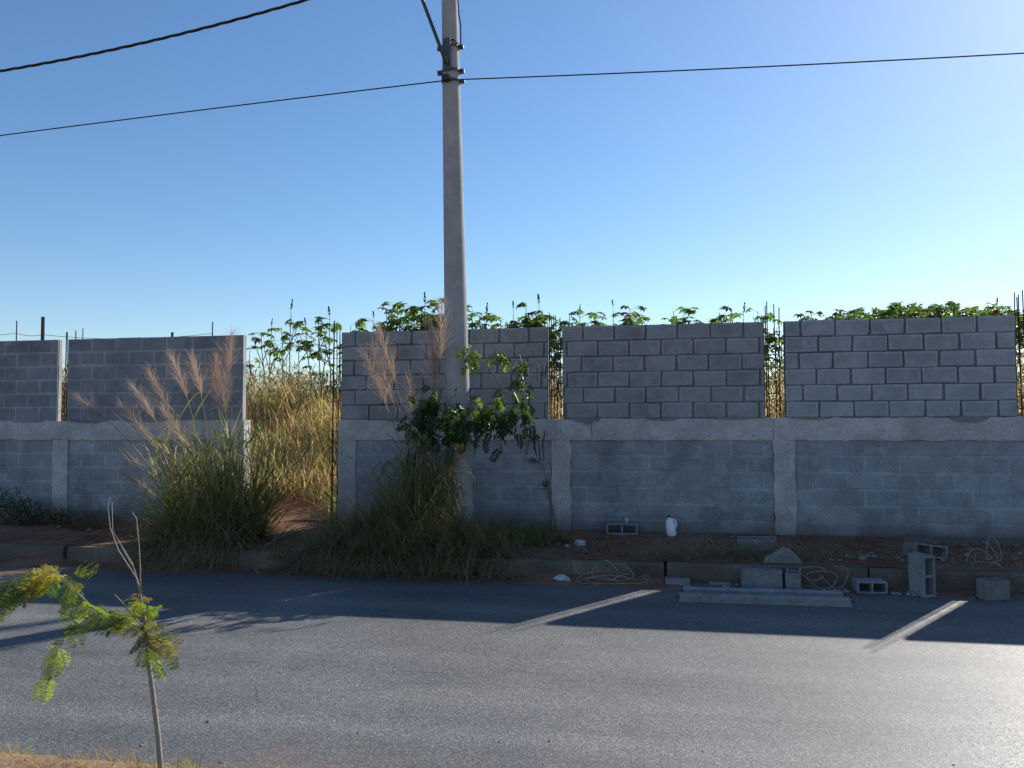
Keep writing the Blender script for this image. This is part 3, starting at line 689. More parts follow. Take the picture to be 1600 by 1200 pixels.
# grass in the opening, behind the wall line
g4 = at_y(470, 790, 10.9); g4.z = .27
E4 = thing('tall_grass_clump', 'sunlit yellow green grass arching across the opening in the wall', 'grass clump', g4, 'tall grass clumps')
b = MB()
culms(b, 22, .80, .50, .25, .3, (.6, 1.05), (.3, .2), lambda x, y: 0, [3, 4, 3, 1])
blades(b, rs, 160, .80, .55, 0, .28, .3, (.5, 1.0), (.4, .25), (.5, 1.6), (.009, .02), 6, [2.5, 4, 3.5, 1])
blades(b, rs, 160, .70, -.10, 0, .16, .25, (.5, 1.0), (.5, .25), (.8, 2.0), (.008, .018), 6, [4, 4, 2, 2])
blades(b, rs, 40, -.80, .4, 0, .2, .4, (.9, 1.5), (.3, .2), (.5, 1.6), (.009, .02), 6, [4, 3, 2, 1])
b.build('leaf_blades', GM, E4, kind='stuff')

# the dry field behind the wall
b = MB(); n_ = 19000
X = np.where(rs.uniform(0, 1, n_) < .4, rs.uniform(-9.5, -4, n_), rs.uniform(-15, 10, n_)); Y = 11.5 + 4.6 * rs.uniform(0, 1, n_)
Lh = rs.uniform(.3, .75, n_) * (1 + .35 * (Y > 14.5)) * (1 + .3 * np.sin(X * 1.9) * np.cos(Y * 2.3))
V_, F_, bi = ribbons(np.stack([X, Y, np.array([field_z(x, y) for x, y in zip(X, Y)]) - .02], 1), rs.uniform(0, 6.28, n_), np.abs(rs.normal(.32, .25, n_)), Lh, rs.uniform(.3, 1.5, n_), rs.uniform(.010, .024, n_), 4, rs)
mi = rs.choice(4, n_, p=[.04, .2, .64, .12]); b.addnp(V_, F_, mi[bi])
o = b.build('field_grass', [M['g_green'], M['g_olive'], M['scrub_straw'], M['g_dead']], kind='stuff'); tag(o, 'tall sunlit dry straw grass covering the field behind the wall', 'grass')
b = MB(); n_ = 0
for k in range(260):
    x = rs.uniform(-17, 12); y = rs.uniform(14.6, 18.5); h = rs.uniform(.55, 1.15); nl = 230; z0 = field_z(x, y)
    zz_ = h * rs.uniform(.05, 1, nl) ** .8; wd = .42 * (1.15 - .5 * zz_ / h)
    P_ = np.stack([x + rs.normal(0, 1, nl) * wd, y + rs.normal(0, 1, nl) * wd * .7, z0 + zz_], 1); L = rs.uniform(.06, .15, nl)
    V_, F_, bi = ribbons(P_, rs.uniform(0, 6.28, nl), np.abs(rs.normal(.9, .5, nl)), L, rs.uniform(.2, 1.2, nl), L * rs.uniform(.15, .42, nl), 2, rs, taper=.9)
    pr_ = [.62, .18, .20] if rs.uniform() < .6 else [.2, .55, .25]
    mi = rs.choice(3, nl, p=pr_); b.addnp(V_, F_, mi[bi])
    for j in range(6):
        b.tube([(x, y, z0 - .05), (x + rs.uniform(-.2, .2), y, z0 + h * .6), (x + rs.uniform(-.5, .5), y + rs.uniform(-.3, .3), z0 + h + rs.uniform(-.1, .3))], [.009, .006, .003], 3, 0)
o = b.build('dry_scrub', [M['scrub'], M['scrub_green'], M['scrub_straw']], kind='stuff'); tag(o, 'thick brown and olive scrub of dry weeds behind the straw grass', 'scrub')

# ------------------------------------------------------------------ castor plants over the wall
def castor_leaf(seed, lobes=8):
    r_ = random.Random(seed); b = MB()
    for i in range(lobes):
        a = (i + .5) / lobes * 2 * math.pi * .9 + .3 + r_.uniform(-.08, .08); L = (.5 + .12 * math.cos(a - math.pi)) * r_.uniform(.85, 1.1)
        dr = r_.uniform(.12, .34); ca, sa = math.cos(a), math.sin(a); wd = .115 * r_.uniform(.85, 1.15)
        m1 = L * .5
        b.add([(0,0,0), (ca*m1 - sa*wd, sa*m1 + ca*wd, -dr*.22), (ca*L, sa*L, -dr*L*1.9), (ca*m1 + sa*wd, sa*m1 - ca*wd, -dr*.22), (ca*m1, sa*m1, -dr*.42)],
              [(0,4,1), (1,4,2), (0,3,4), (3,2,4)])
    return b
CL = [castor_leaf(i).mesh('leaf', M['castor']) for i in range(4)]; CLD = castor_leaf(9).mesh('leaf', M['castor_dry'])
def spike_mesh(seed):
    r_ = random.Random(seed); b = MB()
    b.tube([(0,0,-.12), (0,0,.24)], .006, 5)
    for k in range(34):
        z = r_.uniform(0, .24); a = r_.uniform(0, 6.28); rr = .030 * (1.1 - z / .30); s = r_.uniform(.011, .017)
        c = Vector((rr * math.cos(a), rr * math.sin(a), z))
        b.add([c + Vector(v) * s for v in ((1,0,0),(-1,0,0),(0,1,0),(0,-1,0),(0,0,1.2),(0,0,-1.2))], [(0,2,4),(2,1,4),(1,3,4),(3,0,4),(2,0,5),(1,2,5),(3,1,5),(0,3,5)])
    return b.mesh('seed_spike', M['spike'])
SPK = [spike_mesh(i) for i in range(3)]
def castor(label, px, py, y, nl, spread, lsize, spikes, seed, grp, span_z=1.1):
    """py = pixel height of the highest leaf; the plants stand on the top of the bank"""
    r_ = random.Random(seed); y = max(y, 17.2 + (y - 12.5) * .8); lsize *= 1.05; spread *= 1.2; t = at_y(px, py, y); bx_ = t.x + r_.uniform(-.15, .15); base = Vector((bx_, y, field_z(bx_, y) - .03)); H = t.z - base.z
    root = thing('castor_plant', label, 'castor plant', base, grp)
    top = Vector((t.x - base.x, 0, H)); sm = MB()
    nodes = [Vector((0,0,0)), Vector((top.x * .3 + r_.uniform(-.06, .06), r_.uniform(-.05, .05), H * .4)), Vector((top.x * .7, 0, H * .72)), top - Vector((0, 0, .06))]
    sm.tube(nodes, [.016, .014, .011, .007], 6)
    tips = [top]
    for k in range(r_.choice([1, 2, 2, 3])):
        s0 = nodes[2].lerp(nodes[1], r_.uniform(0, .7)); e = s0 + Vector((r_.uniform(-1, 1) * spread * 1.1, r_.uniform(-.3, .3), r_.uniform(.25, .8))); e.z = min(e.z, H - .05)
        sm.tube([s0, s0.lerp(e, .5) + Vector((0, 0, -.03)), e], [.012, .010, .006], 5); tips.append(e)
    for k in range(int(nl * 1.6)):
        tp_ = r_.choice(tips); s0 = tp_ - Vector((0, 0, r_.uniform(.0, span_z) ** 1.3)); 
        if s0.z < H * .2: s0.z = H * .2 + .1
        a = r_.uniform(0, 6.28); pl = r_.uniform(.12, .34) * (.8 + spread); e = s0 + Vector((math.cos(a) * pl, math.sin(a) * pl, r_.uniform(-.02, .13)))
        e.z = min(e.z, H)
        sm.tube([s0, s0.lerp(e, .5) + Vector((0, 0, .03)), e], .0042, 4)
        sz = lsize * 1.22 * r_.uniform(.65, 1.25)
        put('leaf', CLD if r_.random() < .04 else r_.choice(CL), root, loc=e, rot=(r_.uniform(-.5, .5), r_.uniform(.1, .8), a), scl=(sz, sz, sz))
    sm.build('stem', M['stem'], root)
    for k in range(spikes if (spikes and (seed % 2 or seed < 20)) else 0):
        tq = tips[k % len(tips)]; s_ = r_.uniform(.7, 1.05)
        put('seed_spike', r_.choice(SPK), root, loc=tq + Vector((0, 0, .06 * s_)), rot=(r_.uniform(-.15, .15), r_.uniform(-.15, .15), 0), scl=(s_ * .9, s_ * .9, s_))
    return root
G_OP, G_LP, G_RP, G_C, G_R2 = 'castor plants in the opening', 'castor plants left of the pole', 'castor plants right of the pole', 'castor plants over the middle panel', 'castor plants'
castor('tallest castor plant in the opening with a dark seed spike at its tip', 455, 487, 13.6, 6, .34, .25, 1, 1, None, .7)
LOP = 'leafy green castor plant among the others growing in the wall opening'
for i, (x, yy, y, nl, sp) in enumerate([(408, 520, 13.2, 10, 1), (424, 512, 14.2, 12, 1), (440, 508, 14.8, 10, 0), (478, 512, 14.0, 12, 1), (497, 505, 13.4, 13, 1), (515, 498, 13.0, 15, 1), (466, 530, 14.2, 6, 0), (390, 545, 14.4, 6, 0), (510, 530, 13.6, 9, 0)]):
    castor(LOP, x, yy, y, int(nl * .62), .32, .23, sp, 20 + i, G_OP, .62)
LLP = 'green castor plant rising above the wall panel left of the utility pole'
for i, (x, yy, y, nl, sp) in enumerate([(548, 505, 13.5, 8, 0), (584, 500, 14, 12, 1), (604, 483, 13.6, 14, 0), (622, 476, 14.2, 16, 0), (648, 478, 13.4, 16, 1), (664, 476, 14, 16, 1), (684, 470, 13.2, 18, 1), (700, 474, 13.8, 14, 0), (636, 496, 12.9, 14, 0), (672, 495, 13.0, 14, 0)]):
    castor(LLP, x, yy, y, nl, .42, .28, sp, 40 + i, G_LP)
    castor(LLP, x + 11 + i % 4 * 2, yy + 9 + i % 3 * 5, y + .5, nl, .42, .28, 0, 40 + i + 300, G_LP)
LRP = 'green castor plant rising above the wall panel directly right of the pole'
for i, (x, yy, y, nl, sp) in enumerate([(738, 480, 13.2, 14, 0), (760, 494, 13.8, 13, 1), (782, 496, 14.5, 14, 0), (802, 486, 14.0, 16, 1), (822, 478, 13.7, 15, 1), (842, 480, 13.5, 14, 1), (790, 500, 13.2, 12, 0), (862, 500, 12.6, 12, 0)]):
    castor(LRP, x, yy, y, nl, .40, .25, sp, 60 + i, G_RP)
    castor(LRP, x + 11 + i % 4 * 2, yy + 9 + i % 3 * 5, y + .5, nl, .40, .25, 0, 60 + i + 300, G_RP)
LC = 'green castor plant rising above the middle wall panel between two rebar gaps'
for i, (x, yy, y, nl, sp) in enumerate([(890, 486, 13.6, 15, 0), (906, 490, 14, 15, 1), (930, 492, 14.8, 14, 1), (958, 482, 14.2, 15, 1), (984, 481, 14, 16, 1), (1010, 502, 15, 7, 0), (1052, 482, 13.8, 14, 0), (1070, 492, 14.2, 9, 0), (1100, 499, 14.8, 9, 0), (1124, 484, 14, 16, 0), (1142, 490, 14.6, 13, 1), (1162, 492, 14, 10, 1), (1184, 482, 13.6, 10, 1), (1208, 508, 12.6, 12, 0)]):
    castor(LC, x, yy, y, nl, .38, .24, sp, 80 + i, G_C)
    castor(LC, x + 11 + i % 4 * 2, yy + 9 + i % 3 * 5, y + .5, nl, .38, .24, 0, 80 + i + 300, G_C)
castor('lone castor plant with a thick seed spike above the thicket at the right edge', 1557, 480, 20, 12, .35, .25, 1, 131, None)
for i, (x, yy, y) in enumerate([(1268, 487, 19), (1290, 492, 20)]):
    castor('castor plant at the left end of the green thicket over the right panel', x, yy, y, 14, .4, .26, 0, 140 + i, 'castor plants at the thicket end')
# far dense thicket over the right panel
b = MB(); lv = [castor_leaf(50 + i, 7) for i in range(3)]
r_ = random.Random(5)
for k in range(2600):
    px = r_.triangular(1240, 1700, 1480) if r_.random() < .5 else r_.uniform(1262, 1700)
    top = np.interp(px, [1250, 1300, 1380, 1450, 1520, 1600, 1680], [502, 490, 481, 477, 481, 486, 482]) + 4 * math.sin(px * .21) + 3 * math.sin(px * .083 + 1) + r_.uniform(-4, 4)
    y = r_.uniform(21, 25); v = at_y(px, top, y); z = v.z - abs(r_.gauss(0, .5)); sz = r_.uniform(.15, .28)
    mt = Matrix.LocRotScale(Vector((v.x, y, z)), Euler((r_.uniform(-.6, .6), r_.uniform(-.4, .7), r_.uniform(0, 6.28))), Vector((sz,) * 3))
    L = r_.choice(lv); b.add([mt @ Vector(q_) for q_ in L.v], L.f, 0 if r_.random() < .93 else 1)
for k in range(60):
    px = r_.uniform(1260, 1670); y = r_.uniform(21, 25); v = at_y(px, 500, y); b.tube([(v.x, y, 1.6), (v.x + r_.uniform(-.3, .3), y, v.z * .5 + 1.1), (v.x, y, v.z + .1)], [.02, .015, .008], 4, 2)
o = b.build('castor_thicket', [M['castor'], M['castor_dry'], M['stem']], kind='stuff'); tag(o, 'dense green thicket of castor leaves behind the right wall panel', 'thicket')

# ------------------------------------------------------------------ orchid tree by the pole
def orchid_leaf(seed):
    """compound leaf one unit long along +y: a drooping rachis with paired oval leaflets"""
    r_ = random.Random(seed); b = MB(); ax = [Vector((0, t, -.3 * t * t)) for t in (0, .35, .7, 1)]; b.tube(ax, .012, 3, 0, False)
    for k in range(6):
        t = .26 + .74 * k / 5; p0 = Vector((0, t, -.3 * t * t))
        for sd_ in ((-1, 1) if k < 5 else (-1, 1, 0)):
            d_ = Vector((sd_ * .9, .55 if sd_ else 1, r_.uniform(-.75, -.1))).normalized(); L = (.30 + .10 * math.sin(3 * t)) * r_.uniform(.85, 1.15); w_ = d_.cross(Vector((0, 0, 1))).normalized() * L * .25
            m1 = p0 + d_ * L * .5 + Vector((0, 0, .03))
            b.add([p0, p0 + d_ * L * .45 + w_, p0 + d_ * L, p0 + d_ * L * .45 - w_, m1], [(0, 4, 1), (1, 4, 2), (2, 4, 3), (3, 4, 0)])
    return b
OL = [orchid_leaf(i).mesh('leaf', M['orchid']) for i in range(4)]; OLB = orchid_leaf(5).mesh('leaf', M['orchid_bright'])
def pod_mesh(seed):
    r_ = random.Random(seed); b = MB(); n_ = 8; V = []
    for i in range(n_ + 1):
        u = i / n_; wd = .0095 * (math.sin(math.pi * (.08 + .88 * u)) ** .5); cx_ = .02 * math.sin(u * 2.6 + seed)
        V += [(cx_ - wd, 0, -u), (cx_, -.004, -u), (cx_ + wd, 0, -u), (cx_, .004, -u)]
    b.add(V, [(i*4+j, i*4+(j+1) % 4, i*4+4+(j+1) % 4, i*4+4+j) for i in range(n_) for j in range(4)]); return b.mesh('pod', M['pod'])
PD = [pod_mesh(i) for i in range(3)]
OY = 9.02
ob = gz(706, 850, 9.03)
OT = thing('pod_tree', 'small tree with glossy drooping compound leaves and dark hanging pods around the pole', 'tree', ob)
def OP(px, py, dy=0.0): v = at_y(px, py, OY + dy); return v - ob
tr = MB(); trunk = [Vector((0, 0, -.05)), OP(697, 760, -.03), OP(702, 690, -.05), OP(712, 650, -.06)]
tr.tube(trunk, [.022, .019, .016, .013], 8); tr.build('trunk', M['bark'], OT, True)
twigs = [[(712, 650), (680, 628), (650, 632), (630, 655)], [(712, 650), (745, 618), (785, 610), (818, 630)], [(712, 650), (700, 625), (690, 608), (672, 610)], [(702, 690), (672, 672), (650, 690), (640, 720)],
         [(712, 650), (760, 640), (800, 655), (826, 690)], [(785, 612), (770, 580), (750, 560), (735, 545)], [(788, 614), (775, 590), (762, 572), (745, 572)], [(765, 585), (762, 560), (785, 548), (800, 546)],
         [(800, 546), (812, 555), (818, 575), (812, 600)], [(735, 545), (730, 555), (738, 570), (735, 580)], [(712, 650), (735, 660), (760, 672), (780, 668)], [(702, 690), (735, 680), (765, 690), (785, 682)], [(818, 575), (828, 570), (838, 566), (845, 575)]]
tz = []
for i, tw in enumerate(twigs):
    dy = random.uniform(-.25, .12); pts = [OP(x, y, (dy * j / 3)) for j, (x, y) in enumerate(tw)]
    if i in (5, 6): dy = -.1
    m_ = MB(); m_.tube(pts, [.010, .007, .005, .003] if i < 5 or i > 9 else [.006, .005, .004, .0025], 5); m_.build('branch', M['bark_pale'], OT, True); tz.append(pts)
r_ = random.Random(21)
def oleaf(px, py, dy, bright=False, s=.15):
    sz = s * r_.uniform(.75, 1.25)
    put('leaf', OLB if bright else r_.choice(OL), OT, loc=OP(px, py, dy), rot=(r_.uniform(-2.4, -.9), r_.uniform(-.7, .7), r_.uniform(0, 6.28)), scl=(sz, sz, sz))
for k in range(232):
    u = r_.random()
    if u < .42: px, py = r_.gauss(672, 22), r_.gauss(648, 19)
    elif u < .84: px, py = r_.gauss(772, 34), r_.gauss(648, 20)
    else: px, py = r_.gauss(715, 36), r_.gauss(672, 14)
    px = min(max(px, 628), 832); py = min(max(py, 602), 704)
    oleaf(px, py - 6, r_.uniform(-.32, .05), py < 655 and r_.random() < .22)
for k in range(22): oleaf(r_.gauss(736, 6), r_.gauss(560, 9), r_.uniform(-.1, .05), r_.random() < .75, .11)
for k in range(30):
    t = r_.random(); oleaf(770 + 62 * t + r_.uniform(-3, 3), 548 + 24 * t + r_.uniform(-5, 8), r_.uniform(-.1, .05), r_.random() < .6 * (1.2 - t), .10)
for k in range(14): oleaf(r_.gauss(812, 5), r_.uniform(568, 605), r_.uniform(-.1, .05), False, .11)
for (x, y, L) in [(827, 660, .36), (833, 668, .26), (836, 672, .3), (848, 690, .2), (822, 690, .22), (841, 690, .26), (850, 672, .22), (838, 575, .16), (846, 570, .14), (853, 565, .2), (862, 575, .16), (876, 590, .2), (814, 590, .18), (806, 575, .12), (884, 600, .15), (640, 700, .26), (650, 705, .3), (663, 700, .24), (680, 705, .2), (700, 690, .16), (724, 685, .16), (655, 690, .2)]:
    put('pod', r_.choice(PD), OT, loc=OP(x, y, r_.uniform(-.15, .0)), rot=(r_.uniform(-.1, .1), r_.uniform(-.12, .12), r_.uniform(0, 6.28)), scl=(1.1, 1.1, L))
tb = MB()
tb.tube([OP(826, 690, -.1), OP(832, 668, -.1), OP(838, 664, -.1)], .003, 4); tb.tube([OP(818, 630, -.1), OP(827, 650, -.1), OP(832, 668, -.1)], .003, 4)
tb.tube([OP(838, 566, -.1), OP(850, 563, -.1), OP(866, 570, -.1), OP(884, 598, -.1)], .003, 4); tb.build('branch', M['bark'], OT)
fl = MB(); fc = OP(837, 664, -.12)
for k in range(5):
    a = R(20 + 35 * k); d_ = Vector((math.cos(a), -.3, math.sin(a))).normalized(); s_ = d_.cross(Vector((0, 1, 0))).normalized()
    L = .075; fl.add([fc, fc + d_ * L * .55 + s_ * .018, fc + d_ * L, fc + d_ * L * .55 - s_ * .018], [(0, 1, 2, 3)])
fl.build('flower', M['petal'], OT)

# ------------------------------------------------------------------ sapling on the near side
SY = 3.12
sb = at_y(251, 1215, SY); SB = Vector((sb.x, SY, near_z(sb.x, SY)))
SP = thing('young_tree', 'slim young street tree with feathery leaves in the left foreground', 'tree', SB)
def S(px, py, dy=0.0): return at_y(px, py, SY + dy) - SB
tr = MB(); tr.tube([Vector((0, 0, -.08)), S(251, 1200), S(247, 1150), S(239, 1085), S(233, 1040), S(231, 1012), S(229, 985), S(224, 955), S(219, 930)], [.0125, .0118, .011, .0102, .0095, .009, .0075, .006, .005], 10)
tr.build('trunk', M['bark_pale'], SP, True)
tw2 = [([(219, 930), (214, 905), (185, 860), (172, 825), (168, 790), (172, 778)], .0045, 0), ([(220, 925), (210, 890), (190, 855), (186, 845)], .0035, .05), ([(219, 930), (219, 890), (217, 850), (213, 810), (206, 800)], .0045, -.04), ([(219, 930), (207, 880), (176, 830), (175, 785)], .003, .06),
       ([(228, 985), (210, 965), (190, 940), (178, 928)], .0045, -.05), ([(229, 990), (214, 978), (200, 970)], .005, .02), ([(230, 1002), (212, 990), (199, 976)], .005, -.03),
       ([(229, 985), (190, 968), (150, 955), (120, 925), (90, 895), (60, 893), (25, 905), (5, 930)], .0055, -.1), ([(150, 957), (125, 975), (100, 1000), (80, 1030), (75, 1075)], .0035, .05)]
for pts, r0, dy in tw2:
    k = len(pts); m_ = MB(); m_.tube([S(x, y, dy * i / k) for i, (x, y) in enumerate(pts)], [r0 * .75 * (1 - .6 * i / k) for i in range(k)], 6); m_.build('branch', M['bark_pale'], SP, True)
def frond(seed, mat):
    """feather leaf 1 unit long along +x: rachis with pinnae of tiny leaflets"""
    q = np.random.RandomState(seed); b = MB(); n_ = 7
    ax = [Vector((t, .03 * math.sin(3 * t), -.28 * t * t)) for t in [i / 8 for i in range(9)]]
    b.tube(ax, [.009 - .0008 * i for i in range(9)], 4, 1)
    for i in range(n_):
        t = .16 + .82 * i / n_; f = t * 8; k = int(f); p0 = ax[k].lerp(ax[min(k+1, 8)], f - k)
        for s in (-1, 1):
            L = .38 * math.sin(math.pi * (.22 + .70 * t)) * q.uniform(.8, 1.1); dv = Vector((.55, s, q.uniform(-.45, .1))).normalized()
            b.tube([p0, p0 + dv * L], .0028, 3, 1, False)
            for j in range(6):
                c = p0 + dv * L * (.12 + .88 * j / 6); ll = .105 * q.uniform(.8, 1.2)
                for s2 in (-1, 1):
                    e = Vector((s2 * .8, s * .45 * 1, 0)) ; e = (e + dv * .5 + Vector((0, 0, q.uniform(-.3, .2)))).normalized(); wv = dv * .024
                    b.add([c, c + e * ll * .5 + wv, c + e * ll, c + e * ll * .5 - wv], [(0, 1, 2, 3)], 0)
    return b.mesh('leaf_frond', [M[mat], M['stem']])
FR = {m: [frond(i, m) for i in range(3)] for m in ('sap_leaf', 'sap_yellow', 'sap_dark')}
def put_frond(px, py, ex, ey, mat, dy=0.0, dy2=0.0, again=True):
    if again: put_frond(px + r_.uniform(-5, 5), py + r_.uniform(-5, 5), ex + r_.uniform(-9, 9), ey + r_.uniform(-9, 9), mat, dy + r_.uniform(-.05, .05), dy2, False)
    a = S(px, py, dy); e = S(ex, ey, dy + dy2); d_ = e - a; L = d_.length
    rot = d_.to_track_quat('X', 'Z').to_euler()
    o = put('leaf_frond', r_.choice(FR[mat]), SP, loc=a, scl=(L, L * r_.uniform(.85, 1.2), L)); o.rotation_mode = 'XYZ'
    q_ = (d_.to_track_quat('X', 'Z').to_matrix() @ Matrix.Rotation(r_.uniform(-.9, .9), 3, 'X')).to_euler(); o.rotation_euler = q_
for a in [(95, 897, 45, 912), (90, 893, 52, 893), (85, 893, 38, 902), (100, 905, 62, 890), (95, 900, 128, 915), (75, 893, 32, 918), (105, 905, 120, 898), (60, 893, 25, 905), (92, 900, 66, 915), (112, 915, 133, 912)]:
    put_frond(*a, 'sap_yellow' if r_.random() < .75 else 'sap_leaf', r_.uniform(-.12, .05), r_.uniform(-.15, .1))
for a in [(25, 905, -10, 930), (15, 915, 10, 950), (30, 908, 5, 945), (20, 910, 35, 935), (60, 897, 40, 925), (80, 900, 75, 928), (5, 925, -15, 960), (35, 905, 18, 930)]:
    put_frond(*a, 'sap_dark', r_.uniform(-.12, .05), r_.uniform(-.12, .1))
for a in [(120, 925, 105, 955), (125, 930, 145, 950), (130, 938, 112, 965), (140, 948, 170, 965), (150, 955, 172, 975), (145, 952, 115, 958), (135, 945, 165, 945), (150, 957, 120, 985), (155, 960, 140, 985), (160, 962, 182, 962), (120, 928, 98, 935), (110, 915, 100, 945),
          (125, 975, 100, 978), (118, 980, 122, 1003), (100, 1000, 80, 1002), (148, 955, 135, 968)]:
    put_frond(*a, r_.choice(['sap_leaf', 'sap_leaf', 'sap_dark']), r_.uniform(-.14, .06), r_.uniform(-.12, .1))
for a in [(88, 1012, 72, 1035), (82, 1025, 92, 1050), (78, 1040, 68, 1068), (76, 1058, 74, 1086), (95, 1005, 75, 1012), (92, 1010, 108, 1035)]:
    put_frond(*a, 'sap_leaf', r_.uniform(0, .06), r_.uniform(-.06, .06))
for a in [(214, 978, 186, 965), (205, 972, 184, 955), (228, 985, 252, 968), (229, 990, 252, 985), (226, 960, 240, 940), (230, 1000, 214, 1015), (231, 1005, 245, 1030), (232, 1015, 262, 1042), (231, 1000, 270, 1003), (229, 985, 210, 1000), (222, 945, 205, 958), (228, 980, 240, 1000), (233, 1012, 250, 1018), (220, 940, 212, 952), (212, 976, 192, 985), (230, 1010, 246, 1012)]:
    put_frond(*a, r_.choice(['sap_leaf', 'sap_leaf', 'sap_dark', 'sap_yellow']), r_.uniform(-.08, .06), r_.uniform(-.1, .1))
for a in [(226, 965, 205, 952), (227, 972, 246, 956), (229, 992, 205, 1008), (231, 1008, 222, 1036), (230, 998, 258, 992), (224, 955, 238, 962), (228, 982, 214, 968), (232, 1018, 256, 1030), (231, 1012, 212, 1022), (200, 968, 190, 950), (196, 965, 178, 972), (229, 988, 244, 978)]:
    put_frond(*a, r_.choice(['sap_leaf', 'sap_leaf', 'sap_yellow', 'sap_dark']), r_.uniform(-.1, .06), r_.uniform(-.12, .12))
for a in [(219, 932, 206, 938), (220, 934, 236, 938), (219, 935, 214, 946)]: put_frond(*a, 'sap_yellow', 0, .03)

# near verge grass
b = MB(); n_ = 5200
X = rs.uniform(-4.2, 0.6, n_); Y = 3.62 - .9 * rs.uniform(0, 1, n_) ** 1.4
dn = (np.sin(X * 5.1) + np.sin(X * 11.3 + 1) + 1.2) > rs.uniform(-1.2, 2.2, n_); X = X[dn]; Y = Y[dn]; n_ = len(X)
V_, F_, bi = ribbons(np.stack([X, Y, np.array([near_z(x, y) for x, y in zip(X, Y)]) - .006], 1), rs.uniform(0, 6.28, n_), np.abs(rs.normal(.6, .4, n_)), rs.uniform(.03, .11, n_), rs.uniform(.3, 1.8, n_), rs.uniform(.003, .007, n_), 4, rs)
mi = rs.choice(4, n_, p=[.1, .35, .4, .15]); b.addnp(V_, F_, mi[bi])
o = b.build('verge_grass', GM, kind='stuff'); tag(o, 'short dry grass along the near edge of the road', 'grass')

# ------------------------------------------------------------------ rubble and litter
def hollow_block(L=.39, H=.19, T=.14):
    b = MB(); X_ = [-L/2, -L/2 + .026, -.013, .013, L/2 - .026, L/2]; Y_ = [-T/2, -T/2 + .023, T/2 - .023, T/2]; V = []
    for z in (-H/2, H/2):
        for y in Y_:
            for x in X_: V.append((x, y, z))
    I = lambda i, j, k: k * 24 + j * 6 + i
    Fs = []
    for j in range(3):
        for i in range(5):
            if j == 1 and i in (1, 3): continue
            Fs.append((I(i,j,1), I(i+1,j,1), I(i+1,j+1,1), I(i,j+1,1))); Fs.append((I(i,j+1,0), I(i+1,j+1,0), I(i+1,j,0), I(i,j,0)))
    for i in range(5):
        Fs.append((I(i,0,0), I(i+1,0,0), I(i+1,0,1), I(i,0,1))); Fs.append((I(i+1,3,0), I(i,3,0), I(i,3,1), I(i+1,3,1)))
    for j in range(3):
        Fs.append((I(0,j+1,0), I(0,j,0), I(0,j,1), I(0,j+1,1))); Fs.append((I(5,j,0), I(5,j+1,0), I(5,j+1,1), I(5,j,1)))
    for i in (1, 3):
        Fs += [(I(i,1,1), I(i+1,1,1), I(i+1,1,0), I(i,1,0)), (I(i+1,2,1), I(i,2,1), I(i,2,0), I(i+1,2,0)), (I(i,2,1), I(i,1,1), I(i,1,0), I(i,2,0)), (I(i+1,1,1), I(i+1,2,1), I(i+1,2,0), I(i+1,1,0))]
    b.add(V, Fs); return b
HB = hollow_block().mesh('loose_block', M['precast'])
import bmesh
_bm = bmesh.new(); _bm.from_mesh(HB); bmesh.ops.bevel(_bm, geom=[e for e in _bm.edges if len(e.link_faces) == 2 and e.calc_face_angle(0) > .5], offset=.005, segments=1, affect='EDGES')
_r = random.Random(8)
for v_ in _bm.verts: v_.co += Vector((_r.uniform(-.0025, .0025), _r.uniform(-.0025, .0025), _r.uniform(-.0025, .0025)))
_bm.to_mesh(HB); _bm.free()
def block_at(label, px, py, y, rot, dz=0, z=None, scl=(1, 1, 1)):
    """py = pixel of the lowest point"""
    v = at_y(px, py, y); zb = soil_z(v.x, y) if y > KERB_Y else 0.0
    if z is not None: zb = z
    m_ = Euler(rot).to_matrix(); lo = min((m_ @ Vector((a.co.x * scl[0], a.co.y * scl[1], a.co.z * scl[2]))).z for a in HB.vertices)
    o = put('loose_block', HB, loc=(v.x, y, zb - lo + dz), rot=rot, scl=scl); return tag(o, label, 'block', 'loose concrete blocks')
block_at('hollow block lying against the wall with two dark holes facing out', 972, 827, 10.16, (R(90), 0, R(2)), -.012)
block_at('flat grey block lying on the soil above the pair of blocks', 1183, 866, 9.25, (R(6), R(-2), R(-6)), -.03, scl=(1.05, 1.2, .7))
block_at('larger block standing broadside at the kerb behind the precast beams', 1190, 914, 8.36, (R(0), 0, R(-2)))
block_at('narrower block touching the right end of the broadside block', 1240, 914, 8.38, (0, 0, R(80)), scl=(.9, 1, 1))
block_at('block lying alone at the kerb left of the upright hollow block', 1358, 907, 8.37, (R(90), R(0), R(4)), scl=(.72, .85, 1))
block_at('hollow block standing upright on its end at the kerb', 1441, 922, 8.30, (R(90), R(90), R(28)))
block_at('hollow block tilted on the soil behind the upright block', 1446, 865, 9.2, (R(84), R(8), R(20)), -.02)
block_at('broken half block with a wire loop at the right picture edge', 1552, 932, 8.24, (0, 0, R(12)), scl=(.6, 1, .95))
# broken wedge
v = at_y(1222, 888, 8.72); b = MB(); pr = [(-.20, 0), (.20, 0), (.18, .055), (.075, .165), (.02, .18), (-.02, .155), (-.10, .10), (-.17, .075)]; V = [(x, -.06 + .01 * x, z) for x, z in pr] + [(x * .9, .07, z * .92) for x, z in pr]; k = len(pr)
b.add(V, [tuple(range(k)), tuple(range(2*k-1, k-1, -1))] + [((i+1) % k, i, i+k, (i+1) % k + k) for i in range(k)])
o = b.build('concrete_chunk', M['precast']); o.location = (v.x, 8.74, soil_z(v.x, 8.74) - .02); tag(o, 'broken wedge of concrete leaning up behind the two kerb blocks', 'rubble')
